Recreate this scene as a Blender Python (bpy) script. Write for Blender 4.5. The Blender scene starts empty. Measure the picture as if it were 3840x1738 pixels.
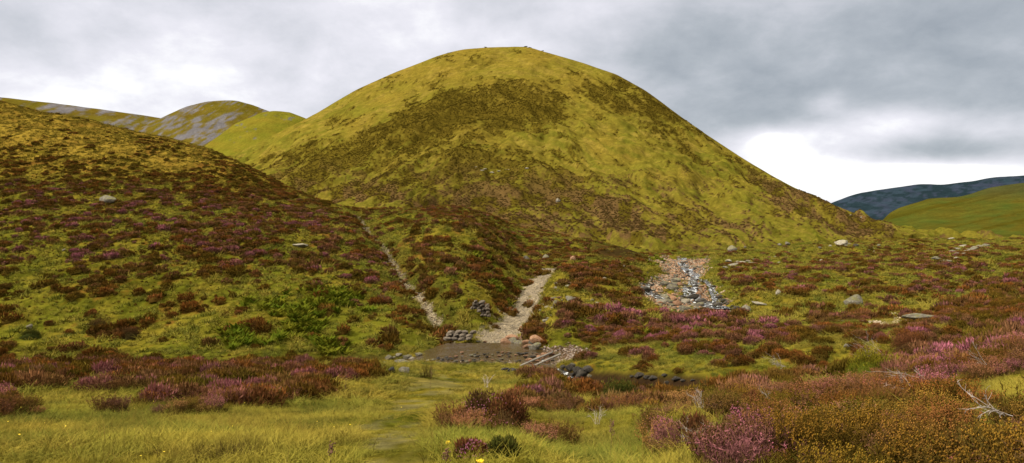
import bpy, math, random
import numpy as np
from mathutils import Vector

SC = bpy.context.scene
COL = SC.collection
F = 731.0; CX = 512.0; CY = 231.5
rng = np.random.default_rng(7)
random.seed(7)
R = math.radians

# ------------------------------------------------------------------ noise
def _hash(ix, iy, seed):
    ix = ix.astype(np.int64).astype(np.uint64); iy = iy.astype(np.int64).astype(np.uint64)
    h = ix * np.uint64(374761393) + iy * np.uint64(668265263) + np.uint64(seed * 974711 + 1013)
    h &= np.uint64(0xffffffff)
    h = ((h ^ (h >> np.uint64(13))) * np.uint64(1274126177)) & np.uint64(0xffffffff)
    h = ((h ^ (h >> np.uint64(16))) * np.uint64(2246822519)) & np.uint64(0xffffffff)
    h ^= h >> np.uint64(15)
    return h.astype(np.float64) / 4294967295.0

def vnoise(x, y, seed=0):
    ix = np.floor(x); iy = np.floor(y)
    fx = x - ix; fy = y - iy
    fx = fx * fx * fx * (fx * (fx * 6 - 15) + 10); fy = fy * fy * fy * (fy * (fy * 6 - 15) + 10)
    a = _hash(ix, iy, seed); b = _hash(ix + 1, iy, seed)
    c = _hash(ix, iy + 1, seed); d = _hash(ix + 1, iy + 1, seed)
    return (a * (1 - fx) + b * fx) * (1 - fy) + (c * (1 - fx) + d * fx) * fy

def fbm(x, y, seed=0, octv=4, gain=0.5):
    s = 0; amp = 1; tot = 0
    for k in range(octv):
        s = s + amp * vnoise(x * 2 ** k + k * 17.3, y * 2 ** k - k * 9.1, seed + k)
        tot += amp; amp *= gain
    return s / tot

def sstep(a, b, x):
    t = np.clip((x - a) / (b - a), 0, 1)
    return t * t * (3 - 2 * t)

def lerp(a, b, t):
    return a + (b - a) * t

# ------------------------------------------------------------------ painted maps of what grows where (photo plan -> ground)
GX = np.arange(-100, 1125, 2.0); GY = np.arange(0, 480, 2.0)
MX, MY = np.meshgrid(GX, GY, indexing='ij')

def blur(a, n):
    for _ in range(2):
        if n < 1: break
        for ax in (0, 1):
            p = np.take(a, np.clip(np.arange(-n, a.shape[ax] + n), 0, a.shape[ax] - 1), axis=ax)
            c = np.cumsum(p, axis=ax)
            z = np.zeros_like(np.take(c, [0], axis=ax))
            c = np.concatenate([z, c], axis=ax)
            m = a.shape[ax]
            a = (np.take(c, np.arange(2 * n + 1, 2 * n + 1 + m), axis=ax) - np.take(c, np.arange(0, m), axis=ax)) / (2 * n + 1)
    return a

def poly_mask(pts):
    ins = np.zeros(MX.shape, bool)
    n = len(pts)
    for i in range(n):
        x1, y1 = pts[i]; x2, y2 = pts[(i + 1) % n]
        if y1 == y2: continue
        c = ((MY >= min(y1, y2)) & (MY < max(y1, y2)) & (MX < (x2 - x1) * (MY - y1) / (y2 - y1) + x1))
        ins ^= c
    return ins.astype(float)

class Canvas:
    def __init__(s, v=0.0): s.a = np.full(MX.shape, float(v))
    def poly(s, pts, v, soft=3, k=1 / 1.0):
        m = blur(poly_mask([(p[0] * k, p[1] * k) for p in pts]), soft)
        s.a = s.a * (1 - m) + v * m
        return s
    def ell(s, x, y, rx, ry, v, soft=0.35):
        d = np.sqrt(((MX - x) / rx) ** 2 + ((MY - y) / ry) ** 2)
        m = 1 - sstep(1 - soft, 1 + soft, d)
        s.a = s.a * (1 - m) + v * m
        return s
    def get(s, px, py):
        fx = np.clip((px - GX[0]) / 2.0, 0, len(GX) - 1.001); fy = np.clip((py - GY[0]) / 2.0, 0, len(GY) - 1.001)
        ix = fx.astype(int); iy = fy.astype(int); fx = fx - ix; fy = fy - iy
        a = s.a
        return (a[ix, iy] * (1 - fx) + a[ix + 1, iy] * fx) * (1 - fy) + (a[ix, iy + 1] * (1 - fx) + a[ix + 1, iy + 1] * fx) * fy

K = 1 / 2.516        # wide view units -> frame units

# ------------------------------------------------------------------ ground height
def py2z(py, Y): return (CY - py) / F * Y
# feature lines from near to far: {column: (Y, Z)}; p(...) gives the same by the sight line
def p(py, Y): return (Y, py2z(py, Y))
LINES = [
 [(-400,(2.0,-1.72)),(1424,(2.0,-1.6))],
 [(-400,p(463,5.4)),(457,p(463,5.5)),(600,p(463,5.2)),(690,p(463,4.9)),(800,p(463,4.5)),(900,p(463,4.2)),(1024,p(460,4.0)),(1424,p(430,4.0))],
 [(-400,p(430,9)),(0,p(428,9.5)),(457,p(428,10)),(600,p(430,9.5)),(690,p(425,8.5)),(800,p(415,7.8)),(900,p(408,7.2)),(1024,p(400,6.8)),(1424,p(370,6.8))],
 [(-400,p(395,16)),(0,p(396,17)),(457,p(399,17)),(600,p(402,15)),(690,p(399,14)),(800,p(386,13.5)),(900,p(375,13)),(1024,p(358,12)),(1424,p(310,12))],
 [(-400,p(369,30)),(0,p(368,32)),(130,p(367,33)),(260,p(366,35)),(370,p(363,37)),(410,p(362.5,38)),(457,p(364,38.5)),(520,p(366,37)),(560,p(379,30)),(600,p(391,25)),(690,p(393,21.5)),(764,p(376,22)),(830,p(367,22)),(900,p(357,22)),(960,p(340,21)),(1024,p(319,20)),(1424,p(230,20))],
 [(-400,(42,-9.3)),(0,(42,-9.2)),(130,(42,-9.1)),(260,(43,-8.9)),(370,(43,-8.45)),(415,(43,-7.9)),(457,(44,-7.65)),(520,(44,-7.55)),(560,(38.5,-7.6)),(600,(33.5,-7.45)),(690,(29,-6.95)),(800,(29,-6.2)),(900,(29,-6)),(1024,(29,-5.6)),(1424,(29,-4))],
 [(-400,p(363,47)),(0,p(363,47)),(260,p(360,47)),(370,p(357,47)),(430,p(350,48)),(457,p(346,48)),(520,p(345,48)),(545,p(352,44)),(560,p(358,40.5)),(600,p(367,36)),(690,p(374,31)),(764,p(364,31)),(800,p(357,31.5)),(900,p(342,32)),(960,p(328,32)),(1024,p(318,33)),(1424,p(300,33))],
 [(-400,p(322,58)),(0,p(325,56)),(260,p(322,57)),(370,p(320,58)),(430,p(322,56)),(457,p(326,55)),(480,p(322,56)),(520,p(318,62)),(560,p(330,50)),(600,p(338,47)),(690,p(341,43)),(800,p(334,43)),(900,p(324,45)),(1024,p(303,48)),(1424,p(290,50))],
 [(-400,p(240,80)),(0,p(255,78)),(130,p(258,76)),(260,p(262,75)),(370,p(264,77)),(400,p(268,76)),(440,p(262,72)),(480,p(272,74)),(520,p(284,88)),(560,p(282,76)),(600,p(300,64)),(640,p(312,62)),(690,p(314,62)),(740,p(313,62)),(800,p(306,66)),(900,p(296,70)),(1024,p(283,76)),(1424,p(275,80))],
 [(-400,p(160,130)),(0,p(182,120)),(130,p(192,115)),(260,p(206,112)),(340,p(216,118)),(370,p(224,118)),(400,p(226,108)),(440,p(222,105)),(480,p(236,102)),(520,p(258,122)),(560,p(264,110)),(600,p(268,105)),(640,p(283,92)),(690,p(284,92)),(740,p(282,94)),(800,p(268,108)),(900,p(259,115)),(1024,p(253,120)),(1424,p(250,120))],
 [(-400,p(60,215)),(-120,p(97,205)),(0,p(108,200)),(50,p(117,195)),(100,p(127,190)),(205,p(151,180)),(240,p(165,172)),(290,p(190,160)),(335,p(208,150)),(370,p(211,150)),(457,p(209,160)),(490,p(218,160)),(520,p(228,175)),(560,p(238,160)),(600,p(246,150)),(640,p(256,143)),(690,p(257,143)),(740,p(255,145)),(800,p(246,170)),(900,p(241,200)),(1024,p(240,215)),(1424,p(238,220))],
 [(-400,(320,38)),(0,(300,22)),(100,(290,17)),(205,(280,9)),(290,(260,0)),(370,(240,-3)),(457,(230,-1)),(520,(230,-2)),(640,(220,-5)),(690,(220,-5)),(800,(240,-5)),(900,(300,-12)),(1024,(320,-20)),(1424,(330,-22))],
]
TPX = np.arange(-400, 1425, 4.0)
TLY = np.linspace(math.log(2.0), math.log(420), 600)

def smooth1(a, n):
    k = np.hanning(2 * n + 3)[1:-1]; k /= k.sum()
    return np.convolve(np.pad(a, n, mode='edge'), k, mode='valid')

def build_table():
    LY = []; LZ = []
    for ln in LINES:
        xs = [q[0] for q in ln]
        if len(xs) == 2: xs = [xs[0], xs[-1]]
        yy = smooth1(np.interp(TPX, xs, [q[1][0] for q in ln]), 5)
        sl = smooth1(np.interp(TPX, xs, [q[1][1] / q[1][0] for q in ln]), 5)
        LY.append(yy); LZ.append(sl * yy)
    LY = np.array(LY); LZ = np.array(LZ)
    T = np.zeros((len(TPX), len(TLY)))
    Yq = np.exp(TLY)
    for i in range(len(TPX)):
        y = LY[:, i]; z = LZ[:, i]
        h = np.diff(y); d = np.diff(z) / h
        m = np.zeros(len(y))
        for k in range(1, len(y) - 1):                      # monotone cubic
            if d[k - 1] * d[k] > 0:
                w1 = 2 * h[k] + h[k - 1]; w2 = h[k] + 2 * h[k - 1]
                m[k] = (w1 + w2) / (w1 / d[k - 1] + w2 / d[k])
        m[0] = d[0]; m[-1] = d[-1] * 0.5
        k = np.clip(np.searchsorted(y, Yq) - 1, 0, len(h) - 1)
        t = np.clip((Yq - y[k]) / h[k], 0, 1)
        zz = (2*t**3-3*t**2+1)*z[k] + (t**3-2*t**2+t)*h[k]*m[k] + (-2*t**3+3*t**2)*z[k+1] + (t**3-t**2)*h[k]*m[k+1]
        T[i] = zz
    return T
TAB = build_table()

def zbase(X, Y):
    Yc = np.maximum(Y, 2.6)
    px = CX + F * X / Yc
    fx = np.clip((px - TPX[0]) / 4.0, 0, len(TPX) - 1.001)
    fy = np.clip((np.log(Yc) - TLY[0]) / (TLY[1] - TLY[0]), 0, len(TLY) - 1.001)
    ix = fx.astype(int); iy = fy.astype(int); fx = fx - ix; fy = fy - iy
    return (TAB[ix, iy]*(1-fx) + TAB[ix+1, iy]*fx)*(1-fy) + (TAB[ix, iy+1]*(1-fx) + TAB[ix+1, iy+1]*fx)*fy

_hy = np.exp(np.linspace(math.log(2.2), math.log(300), 4000))
def hit_with(zf, px, py):
    X = (px - CX) / F * _hy
    z = zf(X, _hy)
    pt = CY - F * z / _hy
    k = np.argmax(pt <= py)
    if pt[k] > py: k = len(_hy) - 1
    return float(X[k]), float(_hy[k])

def hits(zf, pts): return [hit_with(zf, a, b) for a, b in pts]

def seg_dist(X, Y, line, vals=None):
    """distance to a polyline; also arc value interpolated from vals"""
    best = np.full(X.shape, 1e9); bv = np.zeros(X.shape)
    for k in range(len(line) - 1):
        ax, ay = line[k]; bx, by = line[k + 1]
        dx, dy = bx - ax, by - ay; L2 = dx * dx + dy * dy + 1e-9
        t = np.clip(((X - ax) * dx + (Y - ay) * dy) / L2, 0, 1)
        d = np.hypot(X - ax - t * dx, Y - ay - t * dy)
        v = (vals[k] + (vals[k + 1] - vals[k]) * t) if vals is not None else 0
        m = d < best
        best = np.where(m, d, best); bv = np.where(m, v, bv)
    return best, bv

def catmull(pts, n=6):
    P = [np.array(q, float) for q in pts]; P = [2 * P[0] - P[1]] + P + [2 * P[-1] - P[-2]]
    out = []
    for i in range(1, len(P) - 2):
        for k in range(n):
            t = k / n
            out.append(0.5 * ((2*P[i]) + (-P[i-1]+P[i+1])*t + (2*P[i-1]-5*P[i]+4*P[i+1]-P[i+2])*t*t + (-P[i-1]+3*P[i]-3*P[i+1]+P[i+2])*t**3))
    out.append(P[-2])
    return [tuple(o) for o in out]

FOOTPATH = catmull(hits(zbase, [(459,347),(450,335),(440,318),(427,300),(413,284),(401,269),(391,255),(380,240),(368,226),(358,214)]), 4)
TRACK = catmull([hit_with(zbase, 496, 349)] + hits(zbase, [(503,336),(514,320),(524,305),(533,292),(541,281),(547,273),(556,267)]), 4)
_bp = [(678,257.5,35),(680,264,30),(683,270,22),(676,277,27),(674,285,40),(681,296,50),(689,305,52),(706,311,34)]
_bh = [((678-CX)/F*138, 138.0)] + hits(zbase, [(q[0], q[1]) for q in _bp[1:]])
BED = catmull(_bh, 4)
BED_W = np.interp(np.arange(len(BED)) / 4.0, range(len(_bp)), [q[2] / F * h_[1] * .95 for q, h_ in zip(_bp, _bh)])
BANK_SCAR = hit_with(zbase, 612, 246)

MOUNDS = [  # px, py, radius across, radius along, height
 (590, 286, 6, 7, 1.5), (618, 300, 4, 5, .8), (575, 325, 3.5, 3, .9), (600, 262, 6, 8, .9),
 (470, 240, 7, 9, 1.2), (495, 262, 4, 7, 1.4), (445, 285, 4, 5, .8), (425, 250, 4, 8, .5),
 (770, 285, 6, 7, .8), (760, 300, 4, 4, .5), (860, 275, 10, 9, .8), (945, 262, 12, 9, .9),
 (660, 250, 9, 8, 1.2), (720, 247, 10, 9, .9), (820, 252, 12, 10, .8), (570, 244, 12, 9, 1.3),
 (60, 300, 6, 5, .7), (180, 280, 7, 6, .8), (250, 320, 5, 4, .6), (330, 300, 5, 5, .5), (110, 240, 9, 8, 1.0), (300, 240, 7, 7, .9),
 (720, 345, 4, 3, .4), (800, 345, 5, 4, .4), (486, 412, .9, .8, .18), (640, 405, 1.3, 1.2, .2), (790, 400, 1.0, 1.0, .2),
]
MW = [(hit_with(zbase, a, b), c, d, h) for a, b, c, d, h in MOUNDS]

# ------------------------------------------------------------------ mesh helpers
def mesh_from(name, verts, faces, smooth=True):
    me = bpy.data.meshes.new(name)
    verts = np.asarray(verts, np.float32).reshape(-1, 3)
    faces = np.asarray(faces, np.int32)
    n = faces.shape[1]
    me.vertices.add(len(verts)); me.vertices.foreach_set('co', verts.ravel())
    me.loops.add(faces.size); me.loops.foreach_set('vertex_index', faces.ravel())
    me.polygons.add(len(faces))
    me.polygons.foreach_set('loop_start', np.arange(0, faces.size, n, dtype=np.int32))
    me.polygons.foreach_set('loop_total', np.full(len(faces), n, np.int32))
    me.update(calc_edges=True)
    if smooth: me.polygons.foreach_set('use_smooth', np.ones(len(faces), bool))
    return me

def set_col(me, name, col):
    a = me.attributes.new(name, 'FLOAT_COLOR', 'POINT')
    c = np.ones((len(me.vertices), 4), np.float32); c[:, :3] = np.asarray(col).reshape(-1, 3)
    a.data.foreach_set('color', c.ravel())

def set_f(me, name, v):
    a = me.attributes.new(name, 'FLOAT', 'POINT'); a.data.foreach_set('value', np.asarray(v, np.float32).ravel())

def link(name, me, mat=None, parent=None, kind=None):
    o = bpy.data.objects.new(name, me); COL.objects.link(o)
    if mat is not None:
        me.materials.clear(); me.materials.append(mat)
    if parent is not None: o.parent = parent
    if kind: o['kind'] = kind
    return o

def tag(o, label, cat, group=None, kind=None):
    o['label'] = label; o['category'] = cat
    if group: o['group'] = group
    if kind: o['kind'] = kind
    return o

def grid_faces(nc, nr):
    i = np.arange(nc - 1)[:, None] * nr + np.arange(nr - 1)[None, :]
    return np.stack([i, i + nr, i + nr + 1, i + 1], -1).reshape(-1, 4)

# ------------------------------------------------------------------ materials
def new_mat(name):
    m = bpy.data.materials.new(name); m.use_nodes = True
    nt = m.node_tree; nt.nodes.clear()
    out = nt.nodes.new('ShaderNodeOutputMaterial'); b = nt.nodes.new('ShaderNodeBsdfPrincipled')
    nt.links.new(b.outputs[0], out.inputs[0])
    return m, nt, b

def N(nt, t, **kw):
    n = nt.nodes.new(t)
    for k, v in kw.items():
        if k.startswith('i_'): n.inputs[int(k[2:]) if k[2:].isdigit() else k[2:].replace('_', ' ')].default_value = v
        else: setattr(n, k, v)
    return n

def mixc(nt, a, b, fac, blend='MIX'):
    n = nt.nodes.new('ShaderNodeMix'); n.data_type = 'RGBA'; n.blend_type = blend
    for s, v in ((6, a), (7, b), (0, fac)):
        if hasattr(v, 'is_linked') or isinstance(v, bpy.types.NodeSocket): nt.links.new(v, n.inputs[s])
        else: n.inputs[s].default_value = v if s == 0 else (v[0], v[1], v[2], 1)
    return n.outputs[2]

def noise(nt, scale, detail=6, rough=.6, vec=None, dist=0):
    n = N(nt, 'ShaderNodeTexNoise'); n.inputs['Scale'].default_value = scale
    n.inputs['Detail'].default_value = detail; n.inputs['Roughness'].default_value = rough; n.inputs['Distortion'].default_value = dist
    if vec is not None: nt.links.new(vec, n.inputs['Vector'])
    return n

def ramp(nt, sock, stops):
    r = N(nt, 'ShaderNodeValToRGB'); els = r.color_ramp.elements
    while len(els) < len(stops): els.new(0.5)
    for e, (pos, c) in zip(els, stops):
        e.position = pos
        e.color = (c, c, c, 1) if isinstance(c, (int, float)) else (c[0], c[1], c[2], 1)
    nt.links.new(sock, r.inputs[0]); return r.outputs[0]

def land_mat(name, scales=(1.2, 6.0), lo=.62, hi=1.4, bump=.4, bdist=.3, aniso=None):
    m, nt, b = new_mat(name)
    at = N(nt, 'ShaderNodeAttribute', attribute_name='col')
    tc = N(nt, 'ShaderNodeTexCoord')
    n1 = noise(nt, scales[0], 8, .7, tc.outputs['Object'])
    n2 = noise(nt, scales[1], 6, .75, tc.outputs['Object'])
    r1 = ramp(nt, n1.outputs[0], [(.3, lo), (.7, hi)])
    r2 = ramp(nt, n2.outputs[0], [(.3, lo), (.7, hi)])
    c = mixc(nt, at.outputs[0], r1, 1.0, 'MULTIPLY'); c = mixc(nt, c, r2, 1.0, 'MULTIPLY')
    nt.links.new(c, b.inputs['Base Color'])
    b.inputs['Roughness'].default_value = 1; b.inputs['Specular IOR Level'].default_value = 0
    bp = N(nt, 'ShaderNodeBump'); bp.inputs['Strength'].default_value = bump; bp.inputs['Distance'].default_value = bdist
    nt.links.new(n2.outputs[0], bp.inputs['Height'])
    bp2 = N(nt, 'ShaderNodeBump'); bp2.inputs['Strength'].default_value = bump; bp2.inputs['Distance'].default_value = bdist * 4
    nt.links.new(n1.outputs[0], bp2.inputs['Height']); nt.links.new(bp2.outputs[0], bp.inputs['Normal'])
    nt.links.new(bp.outputs[0], b.inputs['Normal'])
    return m

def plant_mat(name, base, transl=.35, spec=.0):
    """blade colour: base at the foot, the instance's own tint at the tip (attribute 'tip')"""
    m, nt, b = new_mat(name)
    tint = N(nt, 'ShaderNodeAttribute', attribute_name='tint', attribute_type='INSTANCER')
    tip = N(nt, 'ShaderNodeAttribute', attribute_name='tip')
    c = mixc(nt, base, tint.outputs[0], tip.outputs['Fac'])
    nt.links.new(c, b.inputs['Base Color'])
    b.inputs['Roughness'].default_value = .8; b.inputs['Specular IOR Level'].default_value = spec
    return m

def plain_mat(name, col, rough=.85, vary=.5, scale=8, bump=.3, col2=None):
    m, nt, b = new_mat(name)
    tc = N(nt, 'ShaderNodeTexCoord')
    n1 = noise(nt, scale, 8, .65, tc.outputs['Object'])
    oi = N(nt, 'ShaderNodeObjectInfo')
    c2 = col2 or tuple(x * (1 + vary) for x in col)
    r = ramp(nt, n1.outputs[0], [(.35, tuple(x * (1 - vary * .6) for x in col)), (.65, c2)])
    k = ramp(nt, oi.outputs['Random'], [(0, .75), (1, 1.25)])
    nt.links.new(mixc(nt, r, k, 1.0, 'MULTIPLY'), b.inputs['Base Color'])
    b.inputs['Roughness'].default_value = rough
    bp = N(nt, 'ShaderNodeBump'); bp.inputs['Strength'].default_value = bump; bp.inputs['Distance'].default_value = .05
    nt.links.new(n1.outputs[0], bp.inputs['Height']); nt.links.new(bp.outputs[0], b.inputs['Normal'])
    return m

# ------------------------------------------------------------------ palette (linear albedo)
C = lambda *a: np.array(a, float)
G_YEL = C(.172, .124, .014); G_GRN = C(.092, .093, .008); G_DRK = C(.036, .036, .003)
STRAW = C(.26, .18, .03); GOLD = C(.160, .104, .014)
H_BRN = C(.095, .044, .008); H_RUST = C(.175, .058, .014); H_MAUVE = C(.205, .082, .050)
H_PINK = C(.34, .11, .125); H_OLV = C(.062, .048, .004); H_PEACH = C(.30, .13, .06)

# maps: heather cover, brown/pink tendency
MH = Canvas(.50)
MH.poly([(-100,0),(-100,175),(60,168),(200,178),(330,205),(345,190),(345,0)], .20, 4)       # upper left slope: grass and brown
MH.poly([(-100,150),(90,150),(190,172),(320,198),(320,206),(140,188),(-100,172)], .85, 3)
MH.poly([(130,135),(185,148),(190,158),(140,156)], .9, 2)
MH.poly([(205,146),(250,160),(300,186),(340,207),(300,205),(230,186),(190,160)], .9, 2)
MH.poly([(-100,178),(60,180),(200,186),(330,206),(400,262),(440,315),(380,290),(250,262),(120,250),(-100,262)], .63, 5)
MH.poly([(-100,300),(120,285),(300,290),(380,310),(450,345),(400,357),(-100,362)], .24, 6)
MH.poly([(-100,258),(140,255),(200,300),(60,330),(-100,315)], .40, 8)
MH.poly([(-100,366),(130,362),(360,368),(372,372),(340,392),(240,412),(205,425),(150,408),(70,395),(-100,405)], .93, 3)
MH.poly([(-100,425),(60,415),(150,428),(240,418),(340,395),(400,370),(560,368),(560,380),(522,386),(530,402),(548,410),(565,425),(585,445),(570,480),(-100,480)], .03, 2)
MH.poly([(522,386),(560,380),(700,380),(1130,290),(1130,480),(570,480),(585,445),(565,425),(548,410),(530,402)], .66, 5)
MH.poly([(780,360),(1130,290),(1130,480),(780,480)], .84, 8)
MH.poly([(515,386),(560,380),(610,385),(610,480),(540,480),(522,430)], .68, 4); MH.ell(495, 428, 40, 10, .55); MH.ell(490, 456, 34, 10, .6); MH.ell(600, 440, 18, 9, .45); MH.ell(705, 405, 26, 10, .15); MH.ell(640, 455, 14, 12, .4); MH.ell(745,385,20,6,.4)
MH.poly([(420,352),(455,346),(470,345),(500,345),(560,352),(560,366),(420,366)], 0, 2)
MH.poly([(378,352),(420,350),(572,352),(560,364),(572,374),(378,372)], 0, 1)
MH.poly([(455,305),(510,300),(490,345),(462,345)], .05, 3)
MH.poly([(350,205),(385,212),(470,212),(500,240),(530,268),(525,285),(495,320),(480,300),(440,295),(395,250)], .60, 4)
MH.poly([(358,214),(380,218),(400,240),(420,262),(404,266),(385,240)], .12, 3)
MH.poly([(545,272),(572,262),(565,300),(540,345),(515,345),(530,310)], .12, 3)
MH.poly([(568,268),(625,262),(630,285),(628,300),(575,300)], .86, 3)
MH.poly([(520,325),(560,322),(575,345),(545,352),(520,345)], .85, 3)
MH.poly([(560,305),(700,312),(820,318),(900,310),(960,325),(900,345),(700,372),(560,360)], .68, 5)
MH.poly([(620,358),(700,355),(760,350),(760,362),(690,372),(620,366)], .3, 3)
MH.poly([(730,262),(900,255),(1130,262),(1130,300),(900,302),(740,300)], .42, 5)
MH.poly([(690,236),(940,236),(1130,240),(1130,262),(900,258),(800,262),(730,258),(650,262)], .14, 4)
MH.poly([(830,262),(900,250),(1130,275),(1130,290),(960,282)], .55, 4)
MH.poly([(735,300),(940,300),(930,318),(860,316),(740,312)], .10, 3)
MH.poly([(640,262),(720,256),(735,308),(640,312)], .05, 1)
MH.poly([(400,208),(560,222),(680,238),(640,262),(560,262),(520,262),(500,235)], .55, 4)
MP = Canvas(.35)      # share of flowering (pink) heather
MP.poly([(-100,178),(60,178),(330,206),(440,315),(350,290),(200,262),(-100,262)], .52, 8)
MP.poly([(-100,0),(-100,175),(200,182),(345,205),(345,0)], .08, 3)
MP.poly([(-100,285),(300,290),(450,345),(-100,362)], .22, 6)
MP.poly([(-100,366),(130,362),(372,370),(240,425),(-100,405)], .46, 3)
MP.poly([(560,305),(720,312),(820,318),(760,345),(560,350)], .72, 5)
MP.poly([(540,380),(1130,300),(1130,480),(800,480),(540,480)], .36, 3)
MP.poly([(640,480),(670,450),(760,432),(800,480)], .75, 5)
MP.poly([(900,330),(1130,320),(1130,400),(920,400)], .70, 6)
MP.poly([(730,262),(1130,262),(1130,300),(740,300)], .5, 5)
MP.ell(95,258,28,7,.95); MP.ell(145,250,10,5,.95); MP.ell(325,287,14,5,1); MP.ell(350,262,9,6,.9)
MY_ = Canvas(.45)     # yellow of the grass
MY_.poly([(-100,0),(345,0),(345,200),(200,178),(-100,168)], 1.0, 4)
MY_.poly([(-100,190),(440,250),(440,350),(-100,362)], .35, 8)
MY_.poly([(-100,400),(400,368),(560,368),(560,480),(-100,480)], .56, 4)
MY_.poly([(540,272),(575,262),(560,330),(520,345)], .9, 3)
MY_.poly([(690,236),(1130,240),(1130,320),(740,312)], .42, 5)

def proj(X, Y, Z):
    Yc = np.maximum(Y, 1.5)
    return CX + F * X / Yc, CY - F * Z / Yc

def zground(X, Y):
    z = zbase(X, Y)
    q_ = proj(X, Y, z)
    z = z - (.05 + .25 * sstep(.2, .7, MH.get(q_[0], q_[1] - 12)) * sstep(460, 600, q_[0])) * (1 - sstep(16, 32, Y))
    far = sstep(30, 60, Y); vf = sstep(90, 200, Y)
    z = z + (fbm(X / 9, Y / 9, 11, 4) - .5) * (0.12 + 1.0 * far + 1.6 * vf)
    z = z + (fbm(X / 1.6, Y / 1.6, 21, 3) - .5) * (0.10 + .30 * far)
    for (mx, my), a, b, h in MW:
        z = z + h * np.exp(-((X - mx) / a) ** 2 - ((Y - my) / b) ** 2)
    # the ford stays level
    e = np.exp(-((X - .2) / 4.2) ** 4 - ((Y - 43.6) / 3.6) ** 4)
    z = z * (1 - e) + e * np.minimum(z, -7.52 - .12 * fbm(X * 1.3, Y * 1.3, 5, 3))
    d, _ = seg_dist(X, Y, FOOTPATH)
    z = z - 0.75 * np.exp(-(d / 1.3) ** 2) - .35 * np.exp(-(d / 3.0) ** 2)
    d, _ = seg_dist(X, Y, TRACK)
    tf = 1 - sstep(1.2, 2.6, d)
    z = z - .35 * tf + .35 * np.exp(-((d - 3.6) / 1.3) ** 2) * sstep(49, 56, Y)
    d, w = seg_dist(X, Y, BED, BED_W)
    z = z - .75 * (1 - sstep(.75, 1.25, (d + 1.2 * (fbm(X / 2.5, Y / 2.5, 9, 2) - .5)) / w))
    # peat scar above the upper stream
    sx, sy = BANK_SCAR
    z = z - .9 * np.exp(-((X - sx) / 4) ** 2 - ((Y - sy + 1) / 1.6) ** 2) + .7 * np.exp(-((X - sx) / 5) ** 2 - ((Y - sy - 3) / 2.2) ** 2)
    return z

NR, NC = 900, 1040
gs = np.linspace(math.log(3.0), math.log(425.0), NR)
gY = np.exp(gs) - 9.0
gv = np.linspace(-1.25, 1.25, NC)
VY, YY = np.meshgrid(gv, gY, indexing='ij')
XX = VY * (YY + 14.0)
ZZ = zground(XX, YY)
back = sstep(2, -4, YY)
GP = np.stack([XX, YY, ZZ], -1)

def ground_z(X, Y):
    X = np.asarray(X, float); Y = np.asarray(Y, float)
    v = X / (Y + 14.0)
    fx = np.clip((v + 1.25) / 2.5 * (NC - 1), 0, NC - 1.001)
    fy = np.clip((np.log(np.maximum(Y + 9.0, 3.0)) - gs[0]) / (gs[1] - gs[0]), 0, NR - 1.001)
    ix = fx.astype(int); iy = fy.astype(int); fx = fx - ix; fy = fy - iy
    return (ZZ[ix, iy]*(1-fx) + ZZ[ix+1, iy]*fx)*(1-fy) + (ZZ[ix, iy+1]*(1-fx) + ZZ[ix+1, iy+1]*fx)*fy

def hit(px, py):
    x, y = hit_with(ground_z, px, py)
    return x, y, float(ground_z(x, y))

def heather_at(X, Y, Z):
    px, py = proj(X, Y, Z)
    s = np.clip(Y, 6, 200)
    wx = (fbm(X / (s * .02), Y / (s * .06), 31, 3) - .5)
    m = MH.get(px + 22 * wx, py + 8 * wx)
    k = .30 * fbm(X / 3.2, Y / 4.5, 41, 3) + .40 * fbm(X / 1.25, Y / 2.0, 43, 2) + .30 * fbm(X / .6, Y / 1.1, 45, 2)
    k = sstep(.32, .68, k)          # 0..1
    return sstep(-.05, .12, m * .80 - .05 + .24 * sstep(.78, .93, m) - k), px, py

# ------------------------------------------------------------------ ground sheet
hm, PXG, PYG = heather_at(XX, YY, ZZ)
yel = MY_.get(PXG, PYG)
n1 = fbm(XX / 3.0, YY / 4.0, 51, 5, .6); n2 = fbm(XX / .7, YY / .9, 53, 3); n3 = fbm(XX / 14, YY / 18, 55, 3)
t = np.clip(yel + (n1 - .5) * 1.8 + (n3 - .5) * .8, 0, 1)[..., None]
gcol = lerp(G_GRN, G_YEL, t)
gcol = lerp(gcol, G_DRK, (sstep(.45, .70, n2) * .7)[..., None]) * .72
upl = poly_mask([(-100,0),(345,0),(345,200),(205,178),(-100,168)])
UPL = Canvas(0); UPL.a = blur(upl, 4); ul = UPL.get(PXG, PYG)
gcol = lerp(gcol, lerp(GOLD * 1.1, lerp(H_BRN, GOLD, .55), sstep(.45, .75, n1)[..., None]), (ul * .9)[..., None])
gcol = gcol * (1 - .05 * ul)[..., None]
hc = lerp(H_OLV, H_BRN, sstep(.35, .65, n1)[..., None])
gcol = lerp(gcol, hc, (hm * .85)[..., None])
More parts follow.
